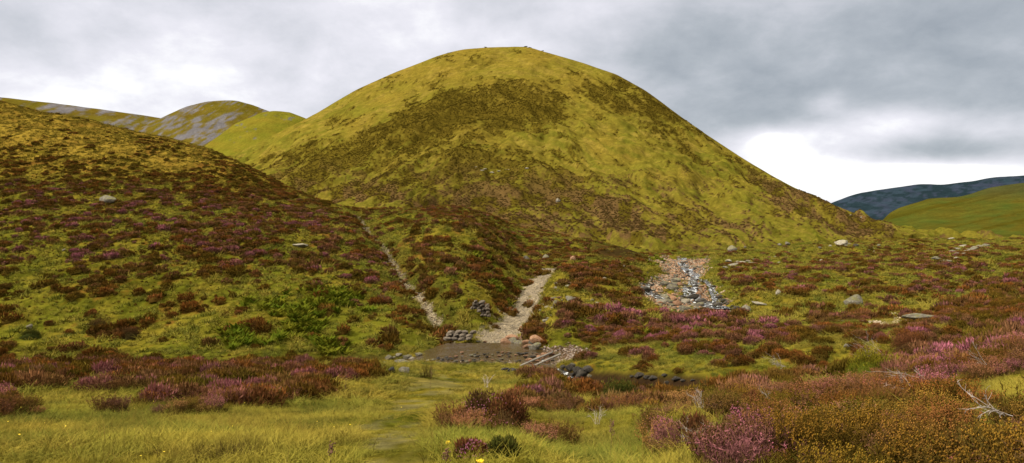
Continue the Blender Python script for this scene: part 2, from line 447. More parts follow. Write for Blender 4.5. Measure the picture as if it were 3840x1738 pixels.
# bare things: path, track, stream bed, peat, worn ground on the grassy track
PATHC = C(.165, .130, .082); EARTH = C(.020, .011, .005); COBBLE = C(.105, .066, .036)
dF, _ = seg_dist(XX, YY, FOOTPATH); dT, _ = seg_dist(XX, YY, TRACK); dB, wB = seg_dist(XX, YY, BED, BED_W)
wob = (fbm(XX / .8, YY / 1.1, 61, 3) - .5)
fF = (1 - sstep(.26, .5, dF + wob * .9)) * (1 - .55 * sstep(.52, .62, fbm(XX / 1.4, YY / 3.0, 68, 3))); fT = (1 - sstep(1.1, 1.6, dT - .45 * (1 - sstep(48, 58, YY)) + wob * 1.5)) * (1 - .35 * sstep(.56, .68, fbm(XX / .9, YY / 2.6, 69, 3)) * (1 - sstep(.3, .7, np.abs(dT - .1))))
fB = 1 - sstep(.78, .98, (dB + wob * 4) / wB)
ISL = Canvas(0).poly([(668,284),(688,281),(690,290),(688,301),(668,299),(657,291)], 1, 1).poly([(690,308),(704,306),(706,314),(690,314)], 1, 1).poly([(640,262),(662,262),(655,274),(640,272)], .8, 1)
fB = fB * (1 - ISL.get(PXG + 5 * wob, PYG + 3 * wob) * sstep(.35, .5, fbm(XX / .9, YY / 1.3, 67, 2)))
up_t = sstep(78, 100, YY)
peb = fbm(XX / .16, YY / .3, 63, 3)
grav = lerp(PATHC * .7, PATHC * 1.35, sstep(.3, .7, peb)[..., None])
gcol = lerp(gcol, grav, (fT * (1 - .5 * sstep(.55, .7, fbm(XX, YY, 66, 3)) * up_t))[..., None])
gcol = lerp(gcol, EARTH, ((1 - sstep(.7, 1.5, np.abs(dF - .9))) * .4 * (1 - fF))[..., None])
gcol = lerp(gcol, grav, (fF * .9)[..., None])
gcol = lerp(gcol, lerp(COBBLE * .4, COBBLE, sstep(.35, .7, peb)[..., None]), fB[..., None])
ford = np.exp(-((XX - .2) / 4.5) ** 4 - ((YY - 43.6) / 3.3) ** 4)
gcol = lerp(gcol, lerp(C(.04, .025, .012), COBBLE * .6, sstep(.4, .7, peb)[..., None]), sstep(.45, .6, ford)[..., None])
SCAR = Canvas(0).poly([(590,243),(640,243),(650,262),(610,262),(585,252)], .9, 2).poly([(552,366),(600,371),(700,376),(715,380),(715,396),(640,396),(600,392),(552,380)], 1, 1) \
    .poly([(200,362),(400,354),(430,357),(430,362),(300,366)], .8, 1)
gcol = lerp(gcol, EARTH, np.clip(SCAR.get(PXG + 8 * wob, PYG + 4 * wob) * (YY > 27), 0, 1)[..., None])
WORN = Canvas(0).poly([(400,368),(560,368),(550,380),(455,388),(432,405),(425,430),(425,480),(345,480),(365,440),(385,405),(405,385)], .45, 5).poly([(440,380),(470,376),(452,390),(425,405),(412,430),(405,480),(355,480),(378,440),(398,405),(425,388)], .95, 4).ell(360,428,45,7,.7).ell(388,440,18,8,1)
wn = WORN.get(PXG, PYG) * sstep(.38, .58, fbm(XX / .7, YY / 1.4, 71, 4))
gcol = lerp(gcol, C(.105, .088, .034), (wn * .85)[..., None])
gcol = gcol * lerp(.8, 1.2, fbm(XX / .25, YY / .4, 81, 2))[..., None]
me = mesh_from('ground', GP.reshape(-1, 3), grid_faces(NC, NR))
set_col(me, 'col', gcol)
M_ground = land_mat('ground_cover', (1.5, 14.0), .7, 1.3, .5, .05)
g = link('ground', me, M_ground, kind='structure')
g['label'] = 'rolling moorland ground of grass, peat and gravel'

# low ground reaching the horizon and round behind the viewer
def flat_sheet(name, x0, x1, y0, y1, z, col, mat, hole=None):
    nx = 60
    xs = np.linspace(x0, x1, nx); ys = np.linspace(y0, y1, nx)
    A, B = np.meshgrid(xs, ys, indexing='ij')
    Z = z + (fbm(A / 400, B / 400, 3, 3) - .5) * 8
    me = mesh_from(name, np.stack([A, B, Z], -1).reshape(-1, 3), grid_faces(nx, nx))
    set_col(me, 'col', np.broadcast_to(col, A.shape + (3,)))
    return link(name, me, mat, kind='structure')

# ------------------------------------------------------------------ hills
def interp_cols(pts, px, idx):
    xs = [q[0] for q in pts]
    return np.interp(px, xs, [q[idx] for q in pts])

class Hill:
    """surface through a list of lines [(px, py, Y), ...] from foot to skyline, then down behind"""
    def __init__(s, name, lines, x0, x1, nc, per, rough=0.0, seed=1, smooth_cols=4, behind=(1.35, .55)):
        px = np.linspace(x0, x1, nc)
        PY = []; DY = []
        for ln in lines:
            PY.append(smooth1(interp_cols(ln, px, 1), smooth_cols)); DY.append(smooth1(interp_cols(ln, px, 2), smooth_cols))
        # behind the skyline
        k, drop = behind
        zs = (CY - PY[-1]) / F * DY[-1]
        for f_, d_ in ((1 + (k - 1) * .35, .93 + .07 * drop), (k, drop), (k * 1.3, drop * .2)):
            yb = DY[-1 - 0] if False else (DY[len(lines) - 1] * f_)
            DY.append(yb); PY.append(CY - F * (zs * d_) / yb)
        PY = np.array(PY); DY = np.array(DY)
        ZL = (CY - PY) / F * DY
        ts = []
        for i in range(len(PY) - 1):
            n = per if i < len(lines) - 1 else max(8, per // 4)
            ts.append(i + np.arange(n) / n)
        ts = np.concatenate(ts + [[len(PY) - 1]])
        def cat(A):
            i = np.clip(ts.astype(int), 0, len(A) - 2); f = (ts - i)[:, None]
            a = A[np.clip(i - 1, 0, len(A) - 1)]; b = A[i]; c = A[i + 1]; d = A[np.clip(i + 2, 0, len(A) - 1)]
            return .5 * (2*b + (-a + c)*f + (2*a - 5*b + 4*c - d)*f*f + (-a + 3*b - 3*c + d)*f**3)
        Yv = cat(DY).T; Zv = cat(ZL).T
        Xv = (px[:, None] - CX) / F * Yv
        s.sky_row = int(np.argmax(ts >= len(lines) - 1))
        if rough:
            fade = 1 - .75 * np.exp(-((np.arange(len(ts)) - s.sky_row) / (per * .35)) ** 2)[None, :]
            Zv = Zv + (fbm(Xv / (rough * 9), Yv / (rough * 14), seed, 5, .55) - .5) * rough * 1.6 * fade
        s.P = np.stack([Xv, Yv, Zv], -1); s.px = px
        s.PX, s.PY = proj(Xv, Yv, Zv)
        s.name = name; s.nc = nc; s.nr = len(ts)
    def build(s, col, mat, label=None):
        me = mesh_from(s.name, s.P.reshape(-1, 3), grid_faces(s.nc, s.nr))
        set_col(me, 'col', col)
        o = link(s.name, me, mat, kind='structure')
        if label: o['label'] = label
        return o

SIL = [(150,182),(200,168),(246,149),(306,119),(358,89),(397,71.5),(437,56),(461,49.5),(485,47.3),(529,46.8),(545,51.5),(576,60.8),(616,74),(648,92),(676,113),(707,135),(743,158),(775,177),(795,188),(829,203),(874,220),(926,234),(1000,250),(1060,262)]
SILY = [(150,700),(246,820),(306,920),(400,1020),(500,1080),(576,1020),(676,820),(775,610),(874,430),(926,340),(1060,270)]
FOOT = [(150,232),(300,226),(400,221),(520,232),(640,242),(800,244),(926,241),(1000,254),(1060,266)]
FOOTY = [(150,300),(300,240),(400,205),(520,190),(640,180),(800,200),(926,250),(1060,230)]
hx = np.linspace(150, 1060, 120)
sy = np.interp(hx, [q[0] for q in SIL], [q[1] for q in SIL]); sY = np.interp(hx, [q[0] for q in SILY], [q[1] for q in SILY])
fy = np.interp(hx, [q[0] for q in FOOT], [q[1] for q in FOOT]); fY = np.interp(hx, [q[0] for q in FOOTY], [q[1] for q in FOOTY])
def hline(g, h): return [(a, b + (c - b) * g, d * (e / d) ** h) for a, b, c, d, e in zip(hx, fy, sy, fY, sY)]
hl = [[(a, b + 52, d * .9) for a, b, d in zip(hx, fy, fY)], hline(0, 0), hline(.14, .19), hline(.33, .40), hline(.56, .60), hline(.80, .82), [(a, c, e) for a, c, e in zip(hx, sy, sY)]]
HB = Hill('hill', hl, 150, 1060, 760, 74, rough=5.0, seed=101, smooth_cols=3)
Xh, Yh, Zh = HB.P[..., 0], HB.P[..., 1], HB.P[..., 2]
# slanting sheep-track and gully relief
u = HB.PX; w = HB.PY
sc = sstep(200, 500, Yh)
al = w - .48 * np.sqrt((u - 500 - 30 * (fbm(u / 60, w / 40, 109, 2) - .5)) ** 2 + 40 ** 2) + 10 * (fbm(u / 40, w / 30, 108, 3) - .5)
rel = (fbm(u / 34 + w / 60, al / 12, 111, 4) - .5)
rel2 = (fbm(u / 12, al / 3.6, 113, 3) - .5)
gul = -np.exp(-((fbm(u / 40 + al / 30, al / 24, 115, 3) - .5) / .035) ** 2) * .22
rowfade = (1 - np.exp(-((np.arange(HB.nr) - HB.sky_row) / 16.0) ** 2))[None, :]
HB.P[..., 2] += (rel * (4 + 8 * sc) + rel2 * (.8 + 1.5 * sc) + gul * (1.5 + 4 * sc)) * rowfade * sstep(0, .08, np.arange(HB.nr)[None, :] / HB.nr)
HM = Canvas(.27)
HM.poly([(1060,255),(1230,212),(1400,232),(1425,290),(1300,325),(1150,335),(980,395),(840,425),(900,350)], .92, 3, K)
HM.poly([(1440,215),(1580,190),(1640,225),(1740,300),(1830,370),(1700,335),(1600,290),(1480,250)], .85, 3, K)
HM.poly([(830,500),(850,450),(1100,365),(1300,375),(1500,440),(1650,520),(1850,570),(1500,600),(1200,580),(950,520)], .80, 4, K)
HM.poly([(690,430),(900,330),(1060,285),(900,440),(760,500)], .78, 3, K)
HM.poly([(1880,420),(2050,500),(2280,585),(2150,595),(1950,510)], .80, 2, K)
HM.poly([(1640,520),(1900,540),(1900,590),(1600,600)], .5, 3, K)
HM.poly([(1500,120),(1570,190),(1700,285),(1880,410),(1990,480),(1900,450),(1700,320),(1560,215)], .45, 2, K)
HM.poly([(900,230),(1100,145),(1350,125),(1550,190),(1400,215),(1200,200),(1000,250),(800,330),(640,380)], .08, 3, K)
HM.poly([(1240,345),(1450,330),(1700,420),(1900,510),(1700,520),(1500,420)], .20, 3, K)
wx = fbm(u / 22, w / 12, 121, 4) - .5
k = .36 * fbm(u / 26, al / 7, 123, 4, .6) + .34 * fbm(u / 8, al / 2.6, 125, 4, .7) + .30 * fbm(u / 2.6, w / 1.5, 126, 3, .7)
hmask = sstep(-.10, .12, HM.get(u + 30 * wx, w + 16 * wx) - sstep(.32, .68, k))
yl = np.clip(.75 - (w - 60) / 330 + (fbm(u / 30, w / 12, 127, 4) - .5) * 1.2 - sstep(470, 300, u) * .12, 0, 1)
hcol = lerp(lerp(G_GRN, G_YEL, .30) * 1.0, lerp(G_YEL, GOLD, .45) * .90, yl[..., None])
hcol = lerp(hcol, STRAW * .75, (sstep(.52, .72, fbm(u / 14, al / 2.2, 129, 4, .65)) * .5)[..., None])
hcol = lerp(hcol, G_GRN * .8, (sstep(.55, .75, fbm(u / 18, al / 4, 128, 4, .6)) * .6 * sstep(60, 150, w))[..., None])
low = sstep(150, 210, w)
hh = lerp(lerp(H_OLV * .95, H_BRN, .22), lerp(H_BRN, C(.12, .06, .04), .5) * .95, (low * sstep(.4, .6, fbm(u / 12, w / 8, 131, 3)) * .8)[..., None])
broad = blur(hmask, 7); hcol = lerp(hcol, lerp(hh, H_OLV * 1.2, .4), (broad * .40)[..., None]); hcol = lerp(hcol, hh * .95, (hmask * .80)[..., None])
hcol = hcol * C(.90, .91, 1.0)
hcol = hcol * lerp(.78, 1.22, fbm((u + w) / 2.5, w / 1.4, 133, 3))[..., None]
M_hill = land_mat('hill_turf', (.12, .9), .70, 1.30, .7, .9)
HB.build(hcol, M_hill, 'broad rounded grassy hill with dark heather patches')

def simple_hill(name, sil, Ys, base_py, Yb, x0, x1, colf, mat, seed, rough=8, nc=260, per=40, label=None):
    xs = np.linspace(x0, x1, 60)
    s_ = np.interp(xs, [q[0] for q in sil], [q[1] for q in sil])
    def L(g, h): return [(a, base_py + (b - base_py) * g, Yb * (Ys / Yb) ** h) for a, b in zip(xs, s_)]
    H = Hill(name, [L(0, 0), L(.3, .35), L(.65, .7), L(1, 1)], x0, x1, nc, per, rough=rough, seed=seed, smooth_cols=2)
    H.build(colf(H), mat, label)
    return H

M_far = land_mat('far_hill_turf', (.02, .2), .75, 1.25, .6, 3.0)
SCREE = C(.092, .084, .084)
def scree_col(seed, amt, dark=1.0):
    def f(H):
        u, w = H.PX, H.PY
        a = sstep(amt - .10, amt + .08, .55 * fbm(u / 16 + w / 12, w / 9, seed, 4, .6) + .45 * fbm((u + w * 1.6) / 3.5, (w - u * .3) / 6, seed + 5, 3))
        gr = lerp(lerp(G_YEL, G_GRN, .5) * .60, GOLD * .50, fbm(u / 20, w / 8, seed + 9, 3)[..., None])
        sc_ = SCREE * lerp(.8, 1.2, fbm(u / 3, w / 3, seed + 11, 3))[..., None]
        top = np.exp(-np.maximum(0, (np.arange(H.nr) - H.sky_row + 8)) ** 2 / 1e9)
        return lerp(sc_, gr, a[..., None]) * dark
    return f
simple_hill('distant_ridge', [(-400,80),(0,97),(60,104),(120,112),(160,118),(200,124),(300,150)], 2700, 190, 1900, -400, 300, scree_col(201, .47), M_far, 211, rough=10, label='long grey scree ridge on the far left skyline')
simple_hill('scree_hill', [(60,170),(110,145),(140,128),(165,116.5),(185,107),(205,102),(225,100.5),(237,100.7),(252,105),(270,111.5),(300,124),(360,150)], 2200, 190, 1500, 60, 360, scree_col(221, .46), M_far, 223, rough=9, label='rounded hill streaked with grey scree')
def green_col(seed, a, b, patch, amt):
    def f(H):
        u, w = H.PX, H.PY
        c = lerp(a, b, fbm(u / 14, w / 5, seed, 4)[..., None])
        m = sstep(amt, amt + .12, .5 * fbm(u / 22 + w / 30, w / 5 - u / 60, seed + 3, 4) + .5 * fbm(u / 5, w / 2.5, seed + 4, 3))
        return lerp(c, patch, m[..., None])
    return f
simple_hill('green_hill', [(150,178),(190,156),(205,146),(235,124),(262,112.5),(275,111),(290,112.5),(307,119),(340,135),(400,160)], 1650, 195, 1150, 150, 400, green_col(231, G_YEL * .78, G_GRN * .95, SCREE * .8, .66), M_far, 233, rough=5, label='smooth yellow-green hill behind the main hill')
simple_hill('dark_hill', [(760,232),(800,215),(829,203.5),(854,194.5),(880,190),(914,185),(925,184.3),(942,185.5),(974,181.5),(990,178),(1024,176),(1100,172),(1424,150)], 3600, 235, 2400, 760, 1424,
            green_col(241, C(.014, .028, .034), C(.024, .026, .044), C(.010, .018, .022), .45), M_far, 243, rough=22, nc=300, label='heather hill on the right skyline, cloud shadow painted into its dark blue colour')  # cloud shadow painted into these dark bluish tones, no cloud casts it
def valley_col(H):
    u, w = H.PX, H.PY
    c = lerp(C(.036,.052,.008), G_YEL * .38, fbm(u / 18 + w / 9, w / 4 - u / 40, 251, 4)[..., None])
    st = sstep(.55, .68, fbm(u / 40 + w / 12, w / 3.0 + u / 13, 253, 3))
    c = lerp(c, H_OLV * .7, (st * .7)[..., None])
    up = sstep(205, 186, w)
    return lerp(c, C(.036, .036, .012), (up * .75)[..., None])
simple_hill('valley_side', [(840,245),(875,228),(884,220),(892,210.5),(911,205),(929,199),(957,198),(972,194.5),(985,189),(1024,183.5),(1100,176),(1424,150)], 1900, 262, 750, 840, 1424, valley_col, M_far, 255, rough=7, nc=300, label='green valley side below the dark hill')
flat_sheet('terrain', -9000, 9000, 300, 12000, -60, G_GRN * .5, M_far)
# surroundings behind the viewer
flat_sheet('moor', -1500, 1500, -1500, 300, -40, G_GRN * .7, M_far)

# ------------------------------------------------------------------ plant prototypes
class MB:
    def __init__(s): s.v = []; s.f = []; s.t = []; s.n = 0
    def add(s, v, f, t):
        v = np.asarray(v, float).reshape(-1, 3); f = np.asarray(f, int).reshape(-1, 3)
        s.v.append(v); s.f.append(f + s.n); s.t.append(np.broadcast_to(t, (len(v),)).astype(float)); s.n += len(v)
    def mesh(s, name, mat, smooth=False):
        me = mesh_from(name, np.concatenate(s.v), np.concatenate(s.f), smooth)
        set_f(me, 'tip', np.concatenate(s.t)); me.materials.append(mat)
        return me

def blades(mb, root, direc, length, width, curve, tip0, tip1, seg=3):
    """vectorised bent blades. root (n,3) direc (n,3) unit outward/up"""
    n = len(root)
    side = np.cross(direc, np.array([0, 0, 1.0])); side += rng.normal(0, .3, side.shape)
    side /= np.linalg.norm(side, axis=1)[:, None] + 1e-6
    horiz = direc * np.array([1, 1, 0]); horiz /= np.linalg.norm(horiz, axis=1)[:, None] + 1e-6
    rows = []
    for k in range(seg + 1):
        t = k / seg
        c = root + direc * (length * t)[:, None] + (horiz * .8 - np.array([0, 0, .55])) * (curve * length * t * t)[:, None]
        w = width * (1 - t) * .5
        if k < seg:
            rows.append(c - side * w[:, None]); rows.append(c + side * w[:, None])
        else: rows.append(c)
    V = np.stack(rows, 1); m = V.shape[1]
    fs = []
    for k in range(seg - 1):
        a = 2 * k; fs += [(a, a + 1, a + 3), (a, a + 3, a + 2)]
    a = 2 * (seg - 1); fs.append((a, a + 1, a + 2))
    fs = np.array(fs)
    base = (np.arange(n) * m)[:, None, None]
    tt = np.concatenate([np.repeat(np.linspace(0, 1, seg + 1)[:-1], 2), [1.0]])
    tips = tip0 + (tip1 - tip0) * tt
    mb.add(V.reshape(-1, 3), (fs[None] + base).reshape(-1, 3), np.tile(tips, n))

def dirs(n, spread):
    a = rng.uniform(0, 2 * math.pi, n); s = np.abs(rng.normal(0, spread, n))
    d = np.stack([np.cos(a) * np.sin(s), np.sin(a) * np.sin(s), np.cos(s)], 1)
    return d

def tuft(n, length, width, spread, curve, rad, seg=3):
    mb = MB(); d = dirs(n, spread)
    a = rng.uniform(0, 6.28, n); r = rad * np.sqrt(rng.uniform(0, 1, n))
    root = np.stack([np.cos(a) * r, np.sin(a) * r, np.full(n, -.04)], 1)
    blades(mb, root, d, length * rng.uniform(.5, 1.15, n), np.full(n, width), curve * rng.uniform(.3, 1.4, n), .35, 1.0, seg)
    return mb

def dome(mb, r, h, tip, nz, seed, seg=10, rings=4, z0=-.1):
    a = np.linspace(0, 2 * math.pi, seg, endpoint=False)
    vs = []
    for j in range(rings):
        ph = j / rings * math.pi / 2
        rr = r * math.cos(ph); zz = h * math.sin(ph)
        jit = 1 + nz * (vnoise(np.cos(a) * 1.7 + 5, np.sin(a) * 1.7 + j * .8, seed) - .5) * 2
        vs.append(np.stack([np.cos(a) * rr * jit, np.sin(a) * rr * jit, zz * (1 + nz * .4 * (jit - 1)) + (z0 if j == 0 else 0)], 1))
    vs.append(np.array([[0, 0, h]]))
    fs = []
    for j in range(rings - 1):
        for i in range(seg):
            p0 = j * seg + i; p1 = j * seg + (i + 1) % seg
            fs += [(p0, p1, p1 + seg), (p0, p1 + seg, p0 + seg)]
    b = (rings - 1) * seg
    for i in range(seg): fs.append((b + i, b + (i + 1) % seg, rings * seg))
    mb.add(np.concatenate(vs), fs, tip)

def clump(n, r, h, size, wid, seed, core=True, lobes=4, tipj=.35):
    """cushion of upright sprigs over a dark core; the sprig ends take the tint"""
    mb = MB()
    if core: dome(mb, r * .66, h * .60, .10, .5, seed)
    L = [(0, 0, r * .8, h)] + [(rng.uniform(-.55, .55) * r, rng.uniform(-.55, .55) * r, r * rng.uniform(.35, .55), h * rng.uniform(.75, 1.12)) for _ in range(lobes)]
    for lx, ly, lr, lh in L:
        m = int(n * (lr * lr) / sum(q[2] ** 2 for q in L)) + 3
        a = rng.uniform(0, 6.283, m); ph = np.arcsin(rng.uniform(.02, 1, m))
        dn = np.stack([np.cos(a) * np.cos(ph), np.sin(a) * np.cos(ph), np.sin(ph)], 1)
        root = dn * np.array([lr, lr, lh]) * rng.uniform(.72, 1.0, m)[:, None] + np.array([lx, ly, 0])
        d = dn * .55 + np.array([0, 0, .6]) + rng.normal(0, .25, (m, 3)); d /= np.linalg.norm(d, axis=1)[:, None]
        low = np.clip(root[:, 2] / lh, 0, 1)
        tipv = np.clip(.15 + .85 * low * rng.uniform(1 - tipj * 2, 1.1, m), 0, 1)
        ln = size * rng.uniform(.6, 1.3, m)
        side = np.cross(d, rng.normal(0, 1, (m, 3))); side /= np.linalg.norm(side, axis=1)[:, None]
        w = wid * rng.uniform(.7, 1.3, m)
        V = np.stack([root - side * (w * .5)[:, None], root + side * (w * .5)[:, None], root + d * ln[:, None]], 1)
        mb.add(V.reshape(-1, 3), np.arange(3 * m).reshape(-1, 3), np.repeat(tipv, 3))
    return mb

def sprig_bush(nst, r, h, flower, seed, fsize=.011):
    """close-up heather: stems with needle sprays and small bells near the tips"""
    mb = MB()
    dome(mb, r * .7, h * .45, .05, .4, seed)
    n = nst
    a = rng.uniform(0, 6.283, n); rr = r * .55 * np.sqrt(rng.uniform(0, 1, n))
    root = np.stack([np.cos(a) * rr, np.sin(a) * rr, np.zeros(n)], 1)
    d = np.stack([np.cos(a) * rr / r * .9, np.sin(a) * rr / r * .9, np.ones(n)], 1) + rng.normal(0, .16, (n, 3)) * np.array([1, 1, .3])
    d /= np.linalg.norm(d, axis=1)[:, None]
    ln = h * rng.uniform(.75, 1.2, n)
    blades(mb, root, d, ln, np.full(n, .008), rng.uniform(-.1, .25, n), .0, .25, 2)
    horiz = d * np.array([1, 1, 0]); horiz /= np.linalg.norm(horiz, axis=1)[:, None] + 1e-6
    for q in range(11):              # needle sprays
        t = rng.uniform(.3, 1.0, n)
        c = root + d * (ln * t)[:, None]
        nd = d * .7 + rng.normal(0, .55, (n, 3)); nd /= np.linalg.norm(nd, axis=1)[:, None]
        side = np.cross(nd, rng.normal(0, 1, (n, 3))); side /= np.linalg.norm(side, axis=1)[:, None]
        L = rng.uniform(.025, .06, n)
        V = np.stack([c - side * .004, c + side * .004, c + nd * L[:, None]], 1)
        mb.add(V.reshape(-1, 3), np.arange(3 * n).reshape(-1, 3), np.repeat(np.clip(t * .4 - .1 + rng.uniform(0, .15, n), 0, .42), 3))
    if flower > 0:                   # bells
        for q in range(int(7 * flower)):
            t = rng.uniform(.78, 1.06, n)
            c = root + d * (ln * t)[:, None] + rng.normal(0, .012, (n, 3))
            s = fsize * rng.uniform(.6, 1.3, n)
            dx = np.array([1, 0, 0]); dy = np.array([0, 1, 0]); dz = np.array([0, 0, 1])
            V = np.stack([c + dx * s[:, None] , c - dx * s[:, None] * .6 + dy * s[:, None] * .9, c - dx * s[:, None] * .6 - dy * s[:, None] * .9, c + dz * s[:, None] * 1.3], 1)
            f = np.array([(0, 1, 3), (1, 2, 3), (2, 0, 3), (0, 2, 1)])
            mb.add(V.reshape(-1, 3), (f[None] + (np.arange(n) * 4)[:, None, None]).reshape(-1, 3), rng.choice([1.0, 1.0, .8]))
    return mb

def fern(nf, length):
    mb = MB()
    for i in range(nf):
        a = rng.uniform(0, 6.283); lean = rng.uniform(.35, .9)
        d0 = np.array([math.cos(a) * lean, math.sin(a) * lean, 1.0]); L = length * rng.uniform(.7, 1.1)
        side = np.array([-math.sin(a), math.cos(a), 0])
        prev = None
        for k in range(9):
            t = (k + 1) / 10
            c = d0 * L * t * .8 + np.array([math.cos(a), math.sin(a), -.6]) * L * .35 * t * t
            pl = L * .32 * math.sin(math.pi * min(1, t * .9 + .12)) * (1.15 - t)+.02
            for s_ in (-1, 1):
                tipp = c + side * s_ * pl + np.array([math.cos(a), math.sin(a), -.2]) * pl * .35
                mb.add([c - d0 * L * .035, c + d0 * L * .035, tipp], [(0, 1, 2)], [.5, .5, 1.0])
    return mb

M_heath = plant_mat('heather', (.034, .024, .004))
M_grass = plant_mat('grass', (.050, .058, .006))
M_fern = plant_mat('bracken', (.03, .05, .004))

def proto(name, mb, mat):
    o = bpy.data.objects.new(name, mb.mesh(name, mat)); return o

def protos(cname, lst):
    c = bpy.data.collections.new(cname)
    for i, (mb, mat) in enumerate(lst):
        c.objects.link(proto(f'{cname}_{i:02d}', mb, mat))
    return c

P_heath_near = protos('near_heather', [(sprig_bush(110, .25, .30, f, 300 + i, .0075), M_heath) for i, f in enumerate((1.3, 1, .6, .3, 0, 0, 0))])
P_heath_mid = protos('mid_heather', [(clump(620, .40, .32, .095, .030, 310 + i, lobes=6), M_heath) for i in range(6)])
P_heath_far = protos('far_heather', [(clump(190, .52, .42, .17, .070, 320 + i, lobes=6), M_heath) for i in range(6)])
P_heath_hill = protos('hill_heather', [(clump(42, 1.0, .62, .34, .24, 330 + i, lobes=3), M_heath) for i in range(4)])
P_grass_near = protos('near_grass', [(tuft(80, L, .0065, s, c_, .13), M_grass) for L, s, c_ in ((.18, .45, .5), (.24, .5, .7), (.14, .6, .4), (.24, .4, .9))])
P_grass_mid = protos('mid_grass', [(tuft(46, L, .017, s, c_, .16, 2), M_grass) for L, s, c_ in ((.26, .5, .5), (.38, .5, .7), (.20, .6, .4))])
P_grass_far = protos('far_grass', [(tuft(24, L, .050, .6, .6, .26, 2), M_grass) for L in (.34, .46, .26)])
P_fern = protos('fern', [(fern(8, .75), M_fern), (fern(6, .6), M_fern), (fern(10, .85), M_fern)])

def gn_tree(coll):
    nt = bpy.data.node_groups.new('scatter_' + coll.name, 'GeometryNodeTree')
    nt.interface.new_socket('Geometry', in_out='INPUT', socket_type='NodeSocketGeometry')
    nt.interface.new_socket('Geometry', in_out='OUTPUT', socket_type='NodeSocketGeometry')
    gi = nt.nodes.new('NodeGroupInput'); go = nt.nodes.new('NodeGroupOutput')
    iop = nt.nodes.new('GeometryNodeInstanceOnPoints'); ci = nt.nodes.new('GeometryNodeCollectionInfo')
    ci.inputs['Collection'].default_value = coll; ci.inputs['Separate Children'].default_value = True; ci.inputs['Reset Children'].default_value = True
    def na(name, typ):
        n = nt.nodes.new('GeometryNodeInputNamedAttribute'); n.data_type = typ; n.inputs['Name'].default_value = name; return n.outputs['Attribute']
    e2r = nt.nodes.new('FunctionNodeEulerToRotation')
    nt.links.new(na('rot', 'FLOAT_VECTOR'), e2r.inputs[0])
    nt.links.new(gi.outputs[0], iop.inputs['Points']); nt.links.new(ci.outputs[0], iop.inputs['Instance'])
    iop.inputs['Pick Instance'].default_value = True
    nt.links.new(na('pick', 'INT'), iop.inputs['Instance Index'])
    nt.links.new(e2r.outputs[0], iop.inputs['Rotation']); nt.links.new(na('size', 'FLOAT_VECTOR'), iop.inputs['Scale'])
    nt.links.new(iop.outputs[0], go.inputs[0])
    return nt
TREES = {}
def scatter(name, coll, pts, size, tint, tilt=.12, label=None, cat=None, pick=None):
    n = len(pts)
    me = bpy.data.meshes.new(name); me.vertices.add(n); me.vertices.foreach_set('co', np.asarray(pts, np.float32).ravel())
    rot = np.stack([rng.normal(0, tilt, n), rng.normal(0, tilt, n), rng.uniform(0, 6.283, n)], 1)
    if np.ndim(size) == 1: size = np.stack([size, size, size * rng.uniform(.8, 1.2, n)], 1)
    a = me.attributes.new('rot', 'FLOAT_VECTOR', 'POINT'); a.data.foreach_set('vector', rot.astype(np.float32).ravel())
    a = me.attributes.new('size', 'FLOAT_VECTOR', 'POINT'); a.data.foreach_set('vector', size.astype(np.float32).ravel())
    a = me.attributes.new('pick', 'INT', 'POINT'); a.data.foreach_set('value', (rng.integers(0, len(coll.objects), n) if pick is None else pick).astype(np.int32))
    a = me.attributes.new('tint', 'FLOAT_COLOR', 'POINT')
    c = np.ones((n, 4), np.float32); c[:, :3] = tint; a.data.foreach_set('color', c.ravel())
    o = bpy.data.objects.new(name, me); COL.objects.link(o)
    md = o.modifiers.new('scatter', 'NODES')
    if coll.name not in TREES: TREES[coll.name] = gn_tree(coll)
    md.node_group = TREES[coll.name]
    o['kind'] = 'stuff'
    if label: o['label'] = label
    if cat: o['category'] = cat
    return o

def sample_grid(P, W, n, rows=None):
    """n random points on the grid surface, density weight W (per area) at vertices"""
    A = P[:-1, :-1]; B = P[1:, :-1]; D = P[:-1, 1:]
    ar = np.abs((B[..., 0] - A[..., 0]) * (D[..., 1] - A[..., 1]) - (B[..., 1] - A[..., 1]) * (D[..., 0] - A[..., 0]))
    w = ar * W[:-1, :-1]
    tot = w.sum(); cdf = np.cumsum(w.ravel()) / tot
    k = np.searchsorted(cdf, rng.uniform(0, 1, n)); k = np.minimum(k, w.size - 1)
    i, j = np.unravel_index(k, w.shape)
    a = rng.uniform(0, 1, n)[:, None]; b = rng.uniform(0, 1, n)[:, None]
    Q = P[i, j] * (1 - a) * (1 - b) + P[i + 1, j] * a * (1 - b) + P[i, j + 1] * (1 - a) * b + P[i + 1, j + 1] * a * b
    return Q, i, j, tot

inview = (np.abs(PXG - 512) < np.where(YY < 18, 1150, 640)) & (YY > 1.2)
hide = (PYG > -50)
scar_ = sstep(.3, .6, SCAR.get(PXG, PYG)) * (YY > 27)
bare = np.clip(np.maximum.reduce([fF, fT, fB, sstep(.3, .6, ford), scar_ * .92]), 0, 1)
# what a sight line from around the viewing spot can never reach is left out (back of the left spur)
crest = (YY > np.interp(PXG, [-400, 0, 100, 205, 240, 290, 335, 370, 457, 520, 700, 900, 1024, 1400], [240, 212, 202, 192, 184, 172, 162, 175, 190, 195, 200, 230, 250, 260]))
vis = inview & ~crest

